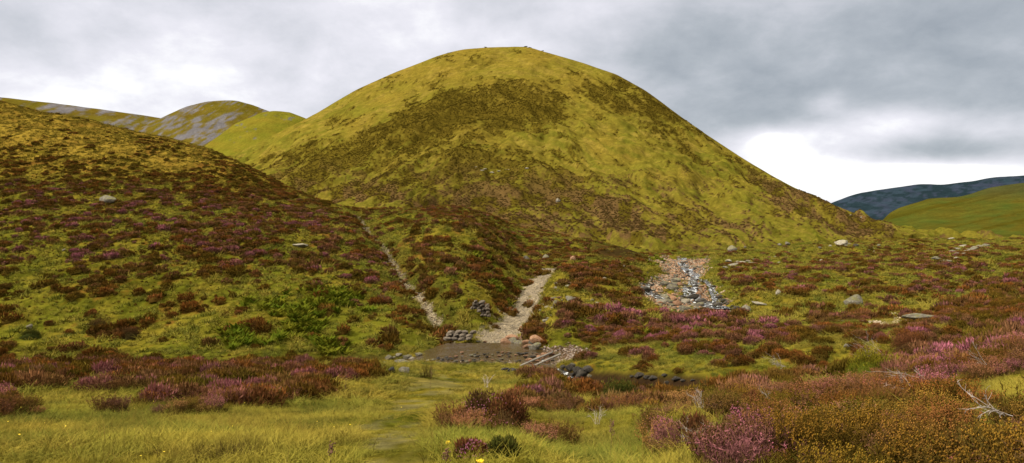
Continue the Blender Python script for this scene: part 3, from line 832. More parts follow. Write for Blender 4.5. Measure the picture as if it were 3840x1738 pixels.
def heather_tint(Q, px, py, seed):
    n = len(Q)
    pk = MP.get(px, py)
    X, Y = Q[:, 0], Q[:, 1]
    a = .45 * fbm(X / 2.0, Y / 3, seed, 3) + .55 * rng.uniform(.15, .85, n)
    c = lerp(H_BRN, H_RUST, sstep(.35, .6, a + .07 * (1 - sstep(14, 26, Y)))[:, None])
    c = lerp(c, H_OLV * 1.35, (sstep(.56, .42, .6 * fbm(X / 3, Y / 5, seed + 3, 3) + .4 * rng.uniform(.2, .8, n)) * .75 * (1 - pk * .5))[:, None])
    nr_ = 1 - sstep(14, 26, Y)
    c = lerp(c, C(.100, .105, .012), (nr_ * sstep(.56, .44, .65 * fbm(X / .9, Y / 1.5, seed + 21, 3) + .35 * rng.uniform(.2, .8, n)) * .42)[:, None])
    c = lerp(c, H_PEACH * .74, (nr_ * sstep(.52, .62, .6 * fbm(X / 1.6, Y / 2.2, seed + 25, 3) + .4 * rng.uniform(.2, .8, n)) * .75)[:, None])
    b = sstep(.46, .62, .55 * fbm(X / 1.6, Y / 2.6, seed + 7, 3) + .45 * rng.uniform(.15, .85, n) + (pk - .5) * .26)
    c = lerp(c, H_MAUVE * .9, (b * np.clip(pk * 1.35, 0, 1) * (1 - .35 * nr_))[:, None])
    c2 = sstep(.60, .70, lerp(.55, .30, nr_) * fbm(X / 1.1, Y / 1.8, seed + 9, 3) + lerp(.45, .70, nr_) * rng.uniform(.1, .9, n) + (pk - .5) * .16)
    c = lerp(c, H_PINK * C(.78, .74, .86), (c2 * sstep(.2, .6, pk))[:, None])
    return c * (1.04 + .22 * nr_)[:, None] * rng.uniform(.7, 1.3, n)[:, None]

def put_heather(name, coll, y0, y1, dens, s0, s1, label, seed, wide=False):
    W = ((np.clip(hm * .6 + sstep(.25, .6, MH.get(PXG, PYG)) * .7, 0, 1) if wide else np.clip(hm * 1.25 - .25, 0, 1)) * (1 - .65 * ul) * (1 - bare) * vis * (YY > y0) * (YY < y1))
    _, _, _, tot = sample_grid(GP, W, 1)
    n = int(tot * dens)
    Q, i, j, _ = sample_grid(GP, W, n)
    sz = rng.uniform(s0, s1, n) * (.5 + .65 * hm[i, j])
    if np.ndim(sz) == 1: sz = np.stack([sz, sz, sz * rng.uniform(.75, 1.15, n) * np.interp(Q[:, 1], [60, 110, 200], [1, .8, .5])], 1)
    t = heather_tint(Q, PXG[i, j], PYG[i, j], seed)
    if wide: t = lerp(t, np.broadcast_to(H_OLV * 1.5, t.shape), .35)
    print(name, n)
    return scatter(name, coll, Q, sz, t, label=label, cat='heather')

def grass_tint(px, py, Q, seed):
    n = len(Q); y = MY_.get(px, py)
    t = np.clip(y + (fbm(Q[:, 0] / 2.2, Q[:, 1] / 3, seed, 4) - .5) * 1.7 + rng.normal(0, .15, n), 0, 1)
    c = lerp(G_GRN * 1.25, G_YEL * 1.45, t[:, None]) * (.45 + 1.15 * fbm(Q[:, 0] / .8, Q[:, 1] / 1.3, seed + 12, 3))[:, None]
    s = sstep(.58, .75, fbm(Q[:, 0] / 1.1, Q[:, 1] / 1.5, seed + 4, 3) + rng.normal(0, .06, n))
    c = c * (1 + .22 * (1 - sstep(14, 24, Q[:, 1])))[:, None] + C(0, 0, .010)
    c = lerp(c, GOLD * .92, (UPL.get(px, py) * .7)[:, None])
    c = lerp(c, STRAW * 1.15, (s * .65)[:, None])
    d = sstep(.60, .72, fbm(Q[:, 0] / 1.3, Q[:, 1] / 1.6, seed + 8, 3))
    c = lerp(c, G_DRK * 1.2, (d * .6)[:, None])
    return c * rng.uniform(.8, 1.2, n)[:, None]

def put_grass(name, coll, y0, y1, dens, s0, s1, label, seed, under=.25, worn=.85, bank=False):
    W = (sstep(.3, .6, blur(hm, 2)) if bank else 1) * np.clip(1 - (1 - under) * hm, 0, 1) * (1 - bare) * vis * (YY > y0) * (YY < y1) * (1 - worn * np.clip(wn * 1.5, 0, 1))
    _, _, _, tot = sample_grid(GP, W, 1)
    n = int(tot * dens)
    Q, i, j, _ = sample_grid(GP, W, n)
    sh = 1 - .68 * np.clip(WORN.get(PXG[i, j], PYG[i, j]) * 1.4, 0, 1)
    sz = rng.uniform(s0, s1, n) * sh * (.7 + .7 * fbm(Q[:, 0] / 1.4, Q[:, 1] / 1.8, seed + 15, 2))
    print(name, n)
    return scatter(name, coll, Q, sz, grass_tint(PXG[i, j], PYG[i, j], Q, seed), label=label, cat='grass')

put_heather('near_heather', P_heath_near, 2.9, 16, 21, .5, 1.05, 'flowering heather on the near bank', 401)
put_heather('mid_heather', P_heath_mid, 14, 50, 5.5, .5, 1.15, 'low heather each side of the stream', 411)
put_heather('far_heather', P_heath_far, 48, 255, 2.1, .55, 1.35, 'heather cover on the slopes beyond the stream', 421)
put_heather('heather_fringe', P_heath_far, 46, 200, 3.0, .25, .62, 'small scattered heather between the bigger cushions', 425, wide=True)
put_grass('near_grass', P_grass_near, 1.5, 16, 62, .42, 1.05, 'long yellow-green grass in the foreground', 431)
put_grass('bank_grass', P_grass_near, 3, 22, 9, .9, 1.7, 'grass blades standing through the near heather', 436, under=1.0, bank=True)
put_grass('mid_grass', P_grass_mid, 15, 50, 15, .45, 1.15, 'grass round the ford', 441)
put_grass('far_grass', P_grass_far, 48, 255, 3.2, .6, 1.4, 'rough grass on the slopes beyond the stream', 451)

# heather cushions on the main hill
Wh = hmask * sstep(0, 30, HB.sky_row - np.arange(HB.nr))[None, :] * (np.arange(HB.nr)[None, :] < HB.sky_row + 3) * (HB.PY < 250)
_, _, _, tot = sample_grid(HB.P, Wh, 1)
nh = 42000; print('hill heather', nh, tot)
Wd = Wh * np.clip(hmask * 2 - 1, 0, 1) / np.clip(Yh, 150, 1200) ** .5          # thinner where it is too far to tell
Q, i, j, _ = sample_grid(HB.P, Wd, nh)
lo_ = sstep(150, 210, HB.PY[i, j])
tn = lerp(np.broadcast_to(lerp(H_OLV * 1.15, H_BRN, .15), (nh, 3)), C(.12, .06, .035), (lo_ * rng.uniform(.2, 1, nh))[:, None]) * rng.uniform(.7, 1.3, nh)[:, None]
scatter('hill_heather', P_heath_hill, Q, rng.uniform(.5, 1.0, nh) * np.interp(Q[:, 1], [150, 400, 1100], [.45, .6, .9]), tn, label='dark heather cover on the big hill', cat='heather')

# bracken patch on the left slope
FM = Canvas(0)
for e in ((300,318,58,22),(250,340,30,12),(330,345,20,12),(320,300,35,10),(270,305,26,8)): FM.ell(*e, 1.0, .3)
for e in ((655,262,8,4),(480,255,10,5),(497,287,9,6),(500,300,10,6),(640,333,8,4)): FM.ell(*e, .5, .5)
wf = (FM.get(PXG, PYG) * sstep(.42, .56, fbm(XX / 1.5, YY / 2.2, 461, 3)) * vis * (YY > 44))
Q, i, j, tot = sample_grid(GP, wf, 900)
scatter('bracken', P_fern, Q, rng.uniform(.55, 1.15, 900), lerp(C(.085, .115, .008), C(.17, .145, .012), rng.uniform(0, 1, 900)[:, None]), label='bright green bracken patch low on the left slope', cat='bracken')

exec_things = True
# ------------------------------------------------------------------ rocks
def rock_mesh(name, seed, mat, sub=3, flat=1.0, boxy=1.0):
    import bmesh
    bm = bmesh.new(); bmesh.ops.create_icosphere(bm, subdivisions=sub, radius=1.0)
    r2 = np.random.default_rng(seed)
    V = np.array([v.co[:] for v in bm.verts])
    if boxy < 1: V = np.sign(V) * np.abs(V) ** boxy
    for _ in range(14):              # planar chops give facets
        nrm = r2.normal(0, 1, 3); nrm /= np.linalg.norm(nrm); d = r2.uniform(.48, .8) * (1.5 if boxy < 1 else 1)
        k = V @ nrm; V = V - np.maximum(k - d, 0)[:, None] * nrm * .9
    nn = fbm(V[:, 0] * 1.6 + V[:, 2] * 1.1 + 7, V[:, 1] * 1.6 - V[:, 2] * .9 + 3, seed, 4)
    n2 = fbm(V[:, 0] * 4 + 1, V[:, 1] * 4 + V[:, 2] * 4, seed + 3, 3)
    V = V * (.74 + .42 * nn + .16 * n2)[:, None] * np.array([1, 1, flat])
    for v, q in zip(bm.verts, V): v.co = q
    me = bpy.data.meshes.new(name); bm.to_mesh(me); bm.free()
    me.polygons.foreach_set('use_smooth', np.ones(len(me.polygons), bool))
    me.materials.append(mat)
    return me

def rock_mat(name, base, lichen, moss=.0, rough=.9):
    m, nt, b = new_mat(name)
    tc = N(nt, 'ShaderNodeTexCoord'); oi = N(nt, 'ShaderNodeObjectInfo')
    n1 = noise(nt, 1.6, 8, .7, tc.outputs['Object']); n2 = noise(nt, 5, 6, .7, tc.outputs['Object'], 1.0)
    c = ramp(nt, n1.outputs[0], [(.3, tuple(x * .55 for x in base)), (.7, tuple(x * 1.25 for x in base))])
    c = mixc(nt, c, lichen, ramp(nt, n2.outputs[0], [(.52, 0), (.62, .8)]))
    if moss:
        gm = N(nt, 'ShaderNodeNewGeometry'); sx = N(nt, 'ShaderNodeSeparateXYZ'); nt.links.new(gm.outputs['Normal'], sx.inputs[0])
        mm = N(nt, 'ShaderNodeMath', operation='MULTIPLY'); nt.links.new(ramp(nt, sx.outputs[2], [(.45, 0), (.8, moss)]), mm.inputs[0])
        nt.links.new(ramp(nt, n1.outputs[0], [(.45, 0), (.6, 1)]), mm.inputs[1])
        c = mixc(nt, c, (.13, .12, .012), mm.outputs[0])
    k = ramp(nt, oi.outputs['Random'], [(0, .7), (1, 1.3)])
    nt.links.new(mixc(nt, c, k, 1.0, 'MULTIPLY'), b.inputs['Base Color']); b.inputs['Roughness'].default_value = rough; b.inputs['Specular IOR Level'].default_value = .2
    bp = N(nt, 'ShaderNodeBump'); bp.inputs['Strength'].default_value = .9; bp.inputs['Distance'].default_value = .2
    nt.links.new(n2.outputs[0], bp.inputs['Height']); nt.links.new(bp.outputs[0], b.inputs['Normal'])
    return m
M_rock = rock_mat('grey_rock', (.125, .105, .075), (.25, .235, .17), .7)
M_rockd = rock_mat('dark_rock', (.040, .031, .021), (.085, .072, .05), 0, .7)
M_rockp = rock_mat('pink_rock', (.24, .125, .065), (.29, .19, .12), 0)
M_pale = rock_mat('pale_rock', (.20, .17, .12), (.36, .33, .26), .3)
M_ruin = rock_mat('ruin_stone', (.15, .115, .08), (.24, .20, .15), .0)
ROCKS = {k_: [rock_mesh('rock_' + k_, 500 + 10 * a + b_, m_, 3 if k_ != 'far' else 2, fl) for b_ in range(4)] for a, (k_, m_, fl) in
         enumerate((('grey', M_rock, .8), ('dark', M_rockd, .75), ('pink', M_rockp, .72), ('pale', M_pale, .75)))}

def rock(name, px, py, wpx, kind='grey', sx=1.0, sz=.75, sink=.25, label=None, cat='boulder', group=None, pos=None, v=None):
    if pos is None: x, y, z = hit(px, py)
    else: x, y, z = pos
    s = wpx / F * y / 2
    me = ROCKS[kind][random.randrange(4) if v is None else v]
    o = bpy.data.objects.new(name, me); COL.objects.link(o)
    o.scale = (s * sx, s * .9, s * sz / .75)
    o.location = (x, y, z + s * sz * (1 - 2 * sink)); o.rotation_euler = (random.uniform(-.2, .2), random.uniform(-.2, .2), random.uniform(0, 6.28) if sx == 1 else random.uniform(-.3, .3))
    if label: tag(o, label, cat, group)
    return o

NAMED = [
 (108,203,19,'grey',1,.5,'large lichen-covered boulder half sunk in heather high on the left slope'),
 (30,329,8,'pale',1,.8,'small white rock beside dark heather low on the left slope'),
 (64,251,5,'pale',1,.6,'small pale stone at the left edge of the pink heather patch'),
 (300,247,13,'pale',1.4,.4,'flat pale stone outcrop in heather right of the left slope boulder'),
 (299,217,5,'pale',1,.7,'small pale stone near the foot of the left spur'),
 (403,373,15,'pale',1.1,.6,'pale rounded boulder in short grass before the ford'),
 (392,373,8,'dark',1,1.0,'dark upright stone against the pale grass boulder'),
 (403,363,12,'grey',1.6,.35,'slanted slab lying behind the pale grass boulder'),
 (374,368,8,'grey',.8,.9,'grey upright stone at the edge of the left heather strip'),
 (337,375,9,'grey',1,.7,'squat grey stone at the right end of the left heather strip'),
 (326,364,6,'grey',1,.7,'little grey stone under the bracken'),
 (853,306,20,'grey',1.0,.75,'big angular grey rock split under a heather cap in the right meadow'),
 (778,295,7,'pale',1,1.0,'pale pointed stone among clumps above the meadow'),
 (745,311,13,'pale',1.1,.65,'smooth pale boulder right of the lowest cascade'),
 (759,305,12,'pale',1.5,.4,'flat pale slab right of the stream in the meadow'),
 (841,322,8,'grey',1.3,.35,'low flat stone left of the gravel scar'),
 (868,318,9,'pink',1.2,.4,'low pinkish slab above the gravel scar'),
 (923,321,26,'grey',1.7,.35,'long dark grey slab at the right end of the gravel scar'),
 (886,317,10,'pale',1.2,.6,'rounded pale rock at the left end of the gravel scar'),
 (848,348,12,'pale',1.3,.5,'pale lichen-spotted rock in heather under the gravel scar'),
 (669,240,9,'pale',1.1,1.3,'upright grey pointed boulder above the upper stream'),
 (733,237,9,'grey',1,.8,'mossy boulder at the left end of the row on the plateau'),
 (755,245,9,'grey',1,.8,'mossy boulder right of the upper stream head'),
 (750,236,7,'grey',1,.7,'mossy stone behind the row near the hill foot'),
 (773,238,11,'grey',1,.8,'grassy-topped boulder at the hill foot'),
 (787,245,7,'grey',1,.6,'small mossy stone left of the largest plateau boulder'),
 (841,246,14,'pale',1.1,.7,'largest pale lichened boulder on the plateau'),
 (856,247,6,'dark',1,.8,'dark wedge stone beside the largest plateau boulder'),
 (731,252,12,'grey',1,.7,'mossy boulder at the edge of the bank right of the stream'),
 (493,171,6,'pale',1.6,.5,None),
 (558,203,7,'pale',1,.8,'single pale boulder low on the big hill'),
 (571,302,12,'grey',1,.7,'grey boulder in heather right of the track'),
 (556,306,10,'grey',1,.7,'paler boulder next to the track embankment'),
 (527,262,9,'grey',1,.9,'pale stone left of the track bend'),
 (545,259,8,'grey',1,.7,'grey stone above the track bend'),
 (573,261,9,'pink',1,.7,'pinkish stone right of the track bend'),
 (585,349,8,'grey',1,.6,None),
 (475,297,0,'grey',1,1,None),
]
for a in NAMED:
    if a[6] is None or a[2] == 0: continue
    if a[0] == 558 and a[1] == 203:
        jj = int(np.argmin(np.abs(HB.PY[int((558-150)/910*759), :HB.sky_row] - 203))); q = HB.P[int((558-150)/910*759), jj]
        rock('boulder', 0, 0, a[2], a[3], a[4], a[5], label=a[6], pos=tuple(q)); continue
    rock('boulder', a[0], a[1], a[2], a[3], a[4], a[5], label=a[6], sink=.2)

# hill-foot pale stones and the stones on the slope
def on_hill(px, py):
    c = int(np.clip((px - 150) / 910 * (HB.nc - 1), 0, HB.nc - 1)); jj = int(np.argmin(np.abs(HB.PY[c, :HB.sky_row] - py))); return tuple(HB.P[c, jj])
for px, py in [(477,167),(485,169),(492,170),(499,169),(527,170),(508,168),(483,172)]:
    rock('stone', 0, 0, random.uniform(3, 4.6), 'pale', 1.4, .5, label='one of a line of pale stones across the lower big hill', cat='stone', group='pale stones across the lower hill', pos=on_hill(px, py))
tag(rock('stone', 0, 0, 2.6, 'pale', 1.2, .8, pos=on_hill(851, 214)), 'tiny white stone on the right flank of the hill, left of its twin', 'stone')
tag(rock('stone', 0, 0, 2.6, 'pale', 1.2, .8, pos=on_hill(861, 218.5)), 'tiny white stone on the right flank of the hill, right of its twin', 'stone')

for px in (486, 526, 531, 543):
    c_ = int((px - 150) / 910 * (HB.nc - 1))
    rock('stone', 0, 0, random.uniform(2, 3), 'dark', 1.8, .3, label='one of the dark rocks along the flat top of the big hill', cat='stone', group='rocks on the hill top', pos=tuple(HB.P[c_, HB.sky_row - 1]))
# a tumbled field wall, far right of the plateau
for px, py in [(944,263),(950,262),(939,260),(956,259),(959,256),(962,255),(967,252),(971,251),(975,249),(980,248),(986,247),(953,253),(957,250),(962,247),(948,266),(955,266),(935,259),(951,239.5)]:
    rock('wall_stone', px, py, random.uniform(5, 9), random.choice(['grey', 'pale']), 1.3, .55, label='one of the stones of a tumbled wall on the right plateau', cat='stone', group='tumbled wall stones on the right plateau')
# loose stones at the foot of the hill and along the plateau
for k_ in range(46):
    px = random.uniform(700, 880); py = random.uniform(236.5, 246) if k_ % 3 else random.uniform(246, 268)
    rock('stone', px, py, random.uniform(2.5, 5.5), random.choice(['grey', 'pale', 'grey']), 1.2, .6, label='one of the small stones scattered over the plateau grass', cat='stone', group='small stones scattered on the plateau')
for px, py in [(737,263),(733,266),(741,264),(728,262),(725,268),(748,262),(752,264),(735,272)]:
    rock('stone', px, py, random.uniform(6, 10), 'pale', 1.3, .45, label='one of the flat pale stones on the bank right of the stream head', cat='stone', group='flat pale stones on the right bank')
# embankment rubble beside the track
for k_ in range(44):
    t_ = random.random(); px = lerp(566, 528, t_) + random.uniform(-8, 10); py = lerp(282, 335, t_)
    rock('stone', px, py, random.uniform(2.5, 6), random.choice(['pale', 'pink', 'pale']), 1.2, .6, label='one of the pale stones in the grassy track embankment', cat='stone', group='stones in the track embankment')
for px, py in [(585,275),(592,277),(598,272),(604,280),(612,275),(560,312),(566,309),(580,305),(592,301),(598,304),(622,268),(588,315),(572,318),(640,317)]:
    rock('stone', px, py, random.uniform(4, 7), random.choice(['grey', 'pale']), 1.1, .6, label='one of the grey stones in heather between track and stream', cat='stone', group='stones between track and stream')

# stream bed stones, upper stream
BEDA = np.array(BED)
def along(t):
    f = t * (len(BED) - 1); i_ = min(int(f), len(BED) - 2); f -= i_
    q = BEDA[i_] * (1 - f) + BEDA[i_ + 1] * f; w_ = BED_W[i_] * (1 - f) + BED_W[i_ + 1] * f
    d_ = BEDA[i_ + 1] - BEDA[i_]; d_ = d_ / np.linalg.norm(d_)
    return q, w_, np.array([d_[1], -d_[0]])
def hz(pts): return catmull(hits(ground_z, pts), 5)
W_MAIN = hz([(682,259),(683,264),(688,270),(694,276),(695,282),(690,288),(691,295),(697,302),(712,306),(729,309.5)])
W_SIDE = hz([(694,276),(703,281),(711,286),(714,292),(717,299),(718,305)])
W_LEFT = hz([(649,285),(645,290),(650,296),(661,300)])
def wdist(x, y):
    X_ = np.array([x]); Y_ = np.array([y])
    return min(float(seg_dist(X_, Y_, w_)[0][0]) for w_ in (W_MAIN, W_SIDE, W_LEFT))
for k_ in range(330):
    t_ = random.random() ** .8; off = random.uniform(-1.0, 1.0)
    q, w_, nn_ = along(t_)
    side = nn_ if nn_[0] > 0 else -nn_
    pos = q + side * off * w_ * .96
    inw = wdist(*pos) < .9
    if inw and random.random() < .35: continue
    kind_ = 'dark' if inw else random.choice(['pink', 'grey', 'grey', 'dark', 'pink'])
    s_px = random.uniform(2.4, 5.5) * (1.45 if t_ > .5 else .9) * (1.6 if random.random() < .15 else 1)
    lab = 'dark wet stone in the white water of the upper stream' if inw else 'rounded pinkish grey stone on the dry bed of the upper stream'
    rock('stream_stone', 0, 0, s_px, kind_, 1.1, .65, .28, label=lab, cat='stone', group='wet stones in the upper stream' if inw else 'dry stones of the upper stream bed', pos=(pos[0], pos[1], float(ground_z(pos[0], pos[1]))))
for px, py, w_, kd, lb in [(693,300,14,'dark','biggest dark boulder between the two cascades'),(702,304,12,'dark','dark boulder right of the first cascade'),(661,304,11,'pale','flat-topped pale boulder over the left channel'),(666,300,10,'grey','tall grey boulder behind the flat-topped one'),
                           (685,303,9,'pale','pale round boulder left of the first cascade'),(720,299,9,'dark','dark stone above the second cascade'),(718,307,10,'dark','dark slab in the pool below the cascades'),(736,311,9,'dark','dark rock at the pool outlet'),
                           (676,283,10,'grey','mossy stone in the middle of the gravel island')]:
    rock('boulder', px, py, w_, kd, 1.15, .7, .2, label=lb)

def bank_rocks(lst, kinds, smin, smax, label, group, sz=.7):
    for px, py in lst: rock('stone', px + random.uniform(-3, 3), py + random.uniform(-1.5, 1.5), random.uniform(smin * .6, smax * 1.1), random.choice(kinds), 1.15, sz, .2, label=label, cat='stone', group=group)
# boulders piled at the ford's right end
bank_rocks([(497,350),(505,348),(512,346),(519,347),(524,344),(530,346),(527,350),(518,352),(535,349),(508,353),(513,342),(540,345),(526,339),(545,341)], ['pink', 'grey', 'pink'], 7, 15, 'one of the tan boulders piled at the right end of the ford', 'tan boulders piled right of the ford', .8)
bank_rocks([(562,369),(568,372),(574,368),(580,374),(575,377),(570,379),(584,379),(590,377),(563,375),(586,372)], ['dark', 'grey'], 8, 14, 'one of the dark boulders under the cut bank right of the ford', 'dark boulders under the cut bank', .8)
bank_rocks([(640,378),(648,380),(655,381),(662,378),(668,383),(675,381),(683,382),(690,380),(630,377)], ['dark'], 5, 9, 'one of the stones in the shaded channel behind the near heather', 'stones in the shaded channel')
bank_rocks([(390,361),(396,359),(401,357),(408,358),(414,359),(419,356),(386,362)], ['grey', 'pale'], 5, 8, 'one of the small stones on the water edge left of the ford', 'small stones left of the ford')
for i_ in range(110):
    px, py = 436 + i_ * 1.05 + random.uniform(-4, 4), random.uniform(352 if i_ > 22 else 356, 363)
    yy_ = 7.42 * F / (py - CY)
    rock('stone', 0, 0, random.uniform(1.5, 4.5), random.choice(['dark', 'pink', 'dark', 'grey']), 1.3, .5, .35, label='one of the little stones breaking the ford water', cat='stone', group='little stones breaking the ford water', pos=((px - CX) / F * yy_, yy_, -7.44))
bank_rocks([(432+i*2.6+random.uniform(-2,2), 361+random.uniform(-8 if i > 12 else -4,2)) for i in range(0, 48, 3)], ['dark', 'pink', 'dark', 'grey'], 2, 4, 'one of the little stones standing in the ford water', 'little stones in the ford', .6)
bank_rocks([(475+random.uniform(0,30), 344+random.uniform(-3,2)) for i in range(10)], ['pink', 'pale'], 2, 4, 'one of the pebbles where the track enters the ford', 'pebbles at the track end', .6)

# gravel as stuff: small stones over bed, track, path and scar
P_peb = bpy.data.collections.new('pebble')
M_peb = plant_mat('pebble', (.2, .15, .1))
for i in range(4):
    me_ = rock_mesh('pebble', 700 + i, M_peb, 1, .65); set_f(me_, 'tip', np.full(len(me_.vertices), 1.0))
    P_peb.objects.link(bpy.data.objects.new(f'pebble_{i}', me_))
GSC = Canvas(0).poly([(858,318),(880,315),(925,321),(940,327),(880,325)], 1, 1)
fG = GSC.get(PXG, PYG) * (YY > 35) * (YY < 120)
def pebbles(name, W, n, s0, s1, cols, label):
    Q, i, j, _ = sample_grid(GP, W * vis, n)
    c = np.array(cols)[rng.integers(0, len(cols), n)] * rng.uniform(.6, 1.35, n)[:, None]
    scatter(name, P_peb, Q + np.array([0, 0, .01]), rng.uniform(s0, s1, n) * np.interp(Q[:, 1], [40, 150], [.8, 1.3]), c, tilt=.4, label=label, cat='gravel')
pk_, gr_, br_ = (.24, .130, .070), (.105, .09, .07), (.075, .045, .024)
pebbles('streambed_gravel', fB, 16000, .05, .20, [pk_, pk_, gr_, (.27, .20, .135), br_, gr_], 'pinkish cobbles and gravel of the upper stream bed')
pebbles('track_gravel', fT, 9000, .015, .07, [(.19, .15, .10), gr_, (.25, .20, .14)], 'pale gravel on the track')
pebbles('path_gravel', fF, 4500, .03, .10, [(.24, .19, .12), gr_, br_], 'loose gravel down the narrow footpath')
pebbles('gravel_scar', fG, 1600, .05, .16, [(.34, .26, .17), (.27, .21, .14)], 'pale gravel scar in the right meadow')
pebbles('ford_gravel', sstep(.4, .6, ford) * np.where(YY < 43.5, 1.0, .25), 5200, .04, .17, [(.10, .07, .05), br_, (.18, .14, .11)], 'dark pebbles in the ford')

# ------------------------------------------------------------------ water
def water_mat(name, base, foam, rough=.08, fscale=3.0, bump=.3):
    m, nt, b = new_mat(name)
    tc = N(nt, 'ShaderNodeTexCoord')
    n1 = noise(nt, fscale, 8, .7, tc.outputs['Object'], .5); n2 = noise(nt, fscale * 2.2, 5, .6, tc.outputs['Object'], .3)
    fm = ramp(nt, n1.outputs[0], [(.70 - foam * .3, 0), (.74 - foam * .3, 1)])
    nt.links.new(mixc(nt, base, (.62, .63, .62), fm), b.inputs['Base Color'])
    nt.links.new(ramp(nt, fm, [(0, rough), (1, .7)]), b.inputs['Roughness']); b.inputs['IOR'].default_value = 1.33
    bp = N(nt, 'ShaderNodeBump'); bp.inputs['Strength'].default_value = bump; bp.inputs['Distance'].default_value = .10
    nt.links.new(n2.outputs[0], bp.inputs['Height']); nt.links.new(bp.outputs[0], b.inputs['Normal'])
    return m
M_ford = water_mat('ford_water', (.040, .024, .008), .10, .06, 1.6, .24)
M_rush = water_mat('rushing_water', (.014, .011, .007), .45, .10, 2.6, .5)
# ford: a level irregular sheet
nx_, ny_ = 120, 40
A, B = np.meshgrid(np.linspace(-25, 5.0, nx_), np.linspace(38.5, 49, ny_), indexing='ij')
Wz = np.full(A.shape, -7.44) + np.interp(A, [-25, -15, -8.5, -6.0, -4.4, 3, 6.5], [-1.65, -1.35, -.98, -.60, -.05, 0, .05]) + (fbm(A * 1.2, B * 1.2, 601, 3) - .5) * .02
link('water', mesh_from('water', np.stack([A, B, Wz], -1).reshape(-1, 3), grid_faces(nx_, ny_)), M_ford, kind='structure')
# the pull of the stream from the right, under the cut bank
def ribbon(name, pts, wid, zoff, mat, nz=.04, step=None):
    n_ = len(pts); pts = np.array(pts); V = []
    for i_ in range(n_):
        d_ = pts[min(i_ + 1, n_ - 1)] - pts[max(i_ - 1, 0)]; d_ = d_ / np.linalg.norm(d_); s_ = np.array([d_[1], -d_[0]])
        gz = float(ground_z(*pts[i_]))
        for k_ in range(9):
            o_ = (k_ / 8 - .5) * 2 * wid[i_]
            q = pts[i_] + s_ * o_
            V.append((q[0], q[1], gz + zoff + (random.random() - .5) * nz))
    return link(name, mesh_from(name, V, grid_faces(n_, 9)), mat, kind='structure')
rp = catmull([hit_with(ground_z, 560, 371), (3.6, 35.6), (5.0, 32.6), (7.2, 30.0), (10, 29.2), (14, 29)], 8)
ribbon('water', rp, [1.0] * len(rp), .10, M_rush)
for w_, wd_ in ((W_MAIN, .85), (W_SIDE, .55), (W_LEFT, .6)):
    ribbon('water', w_, [wd_ * random.uniform(.8, 1.25) for _ in w_], .15, M_rush, .10)
x_, y_, z_ = hit(722, 309)
A, B = np.meshgrid(np.linspace(-1.6, 1.3, 40), np.linspace(-1.5, 1.5, 30), indexing='ij')
link('water', mesh_from('water', np.stack([A + x_, B + y_, np.full(A.shape, z_ + .16)], -1).reshape(-1, 3), grid_faces(40, 30)), M_rush, kind='structure')

# ------------------------------------------------------------------ built stonework near the ford
def empty(name, loc, label, cat, group=None):
    o = bpy.data.objects.new(name, None); COL.objects.link(o); o.location = loc; return tag(o, label, cat, group)
def part_rock(name, parent, loc, scl, mesh, rot=(0, 0, 0)):
    o = bpy.data.objects.new(name, mesh); COL.objects.link(o); o.parent = parent; o.location = loc; o.scale = scl; o.rotation_euler = rot
    return o
RUIN = [rock_mesh('ruin_stone', 800 + i, M_ruin, 3, .9, .45) for i in range(4)]
x_, y_, z_ = hit(479, 316)
root = empty('ruined_wall', (x_, y_, z_), 'stub of ruined dry-stone wall on the grass between footpath and track', 'wall')
lay = [(.75, .10, .30, .20), (.35, .12, .26, .20), (1.1, .1, .22, .19), (.5, .42, .30, .19), (.95, .42, .26, .18), (.5, .74, .26, .18), (.95, .74, .28, .2), (.05, .85, .34, .24), (-.4, .95, .28, .2), (-.75, .85, .24, .18),
       (.35, 1.12, .34, .22), (.85, 1.10, .3, .24), (-.15, 1.28, .36, .22), (-.55, 1.25, .24, .2), (.3, 1.45, .42, .2), (-.35, 1.52, .26, .16), (.0, .55, .3, .2)]
for x__, z__, w__, h__ in lay:
    part_rock('stone', root, (x__ * .72, random.uniform(-.08, .08) + .1, z__ * .74), (w__ * .62, .28, h__ * .72), random.choice(RUIN), (random.uniform(-.1, .1), random.uniform(-.15, .15), random.choice([0, 3.1])))
x_, y_, z_ = hit(459, 353)
root = empty('stone_abutment', (x_, y_ + .2, -7.45), 'low block of stacked tan stones at the left of the ford', 'abutment')
for r_, (cnt, zz, yy, w__) in enumerate([(4, .12, -.25, .50), (4, .42, .05, .50), (4, .72, .35, .48)]):
    for c_ in range(cnt):
        part_rock('stone', root, (-.80 + c_ * random.uniform(.46, .52) + .10 * r_, yy + random.uniform(-.08, .08), zz * .62), (w__ * random.uniform(.44, .52), .34, random.uniform(.12, .15)), random.choice(RUIN), (0, 0, random.uniform(-.2, .2)))
part_rock('footing', root, (.1, .45, .1), (.9, .5, .28), RUIN[0])
root2 = None

M_wood = plain_mat('weathered_timber', (.085, .072, .055), .85, .6, 4, .6)
M_char = plain_mat('charred', (.018, .014, .012), .9, .4, 10, .4)
def plank(name, a, b, w, h, mat, parent=None):
    a = Vector(a); b = Vector(b); d = (b - a); L = d.length; d.normalize()
    s = d.cross(Vector((0, 0, 1))).normalized() * w / 2; u_ = s.cross(d).normalized() * h / 2
    V = []
    for k_ in range(5):
        c = a + d * L * k_ / 4; j = Vector([random.uniform(-.012, .012) for _ in range(3)]); f_ = 1 - .25 * abs(k_ - 2) / 2 * random.random()
        for s1, u1 in ((-1, -1), (1, -1), (1, 1), (-1, 1)): V.append(tuple(c + j + s * s1 * f_ + u_ * u1 * f_))
    fs = []
    for k_ in range(4):
        for q in range(4): fs.append((k_ * 4 + q, k_ * 4 + (q + 1) % 4, k_ * 4 + 4 + (q + 1) % 4, k_ * 4 + 4 + q))
    fs += [(3, 2, 1, 0), (16, 17, 18, 19)]
    return link(name, mesh_from(name, V, fs, False), mat, parent)
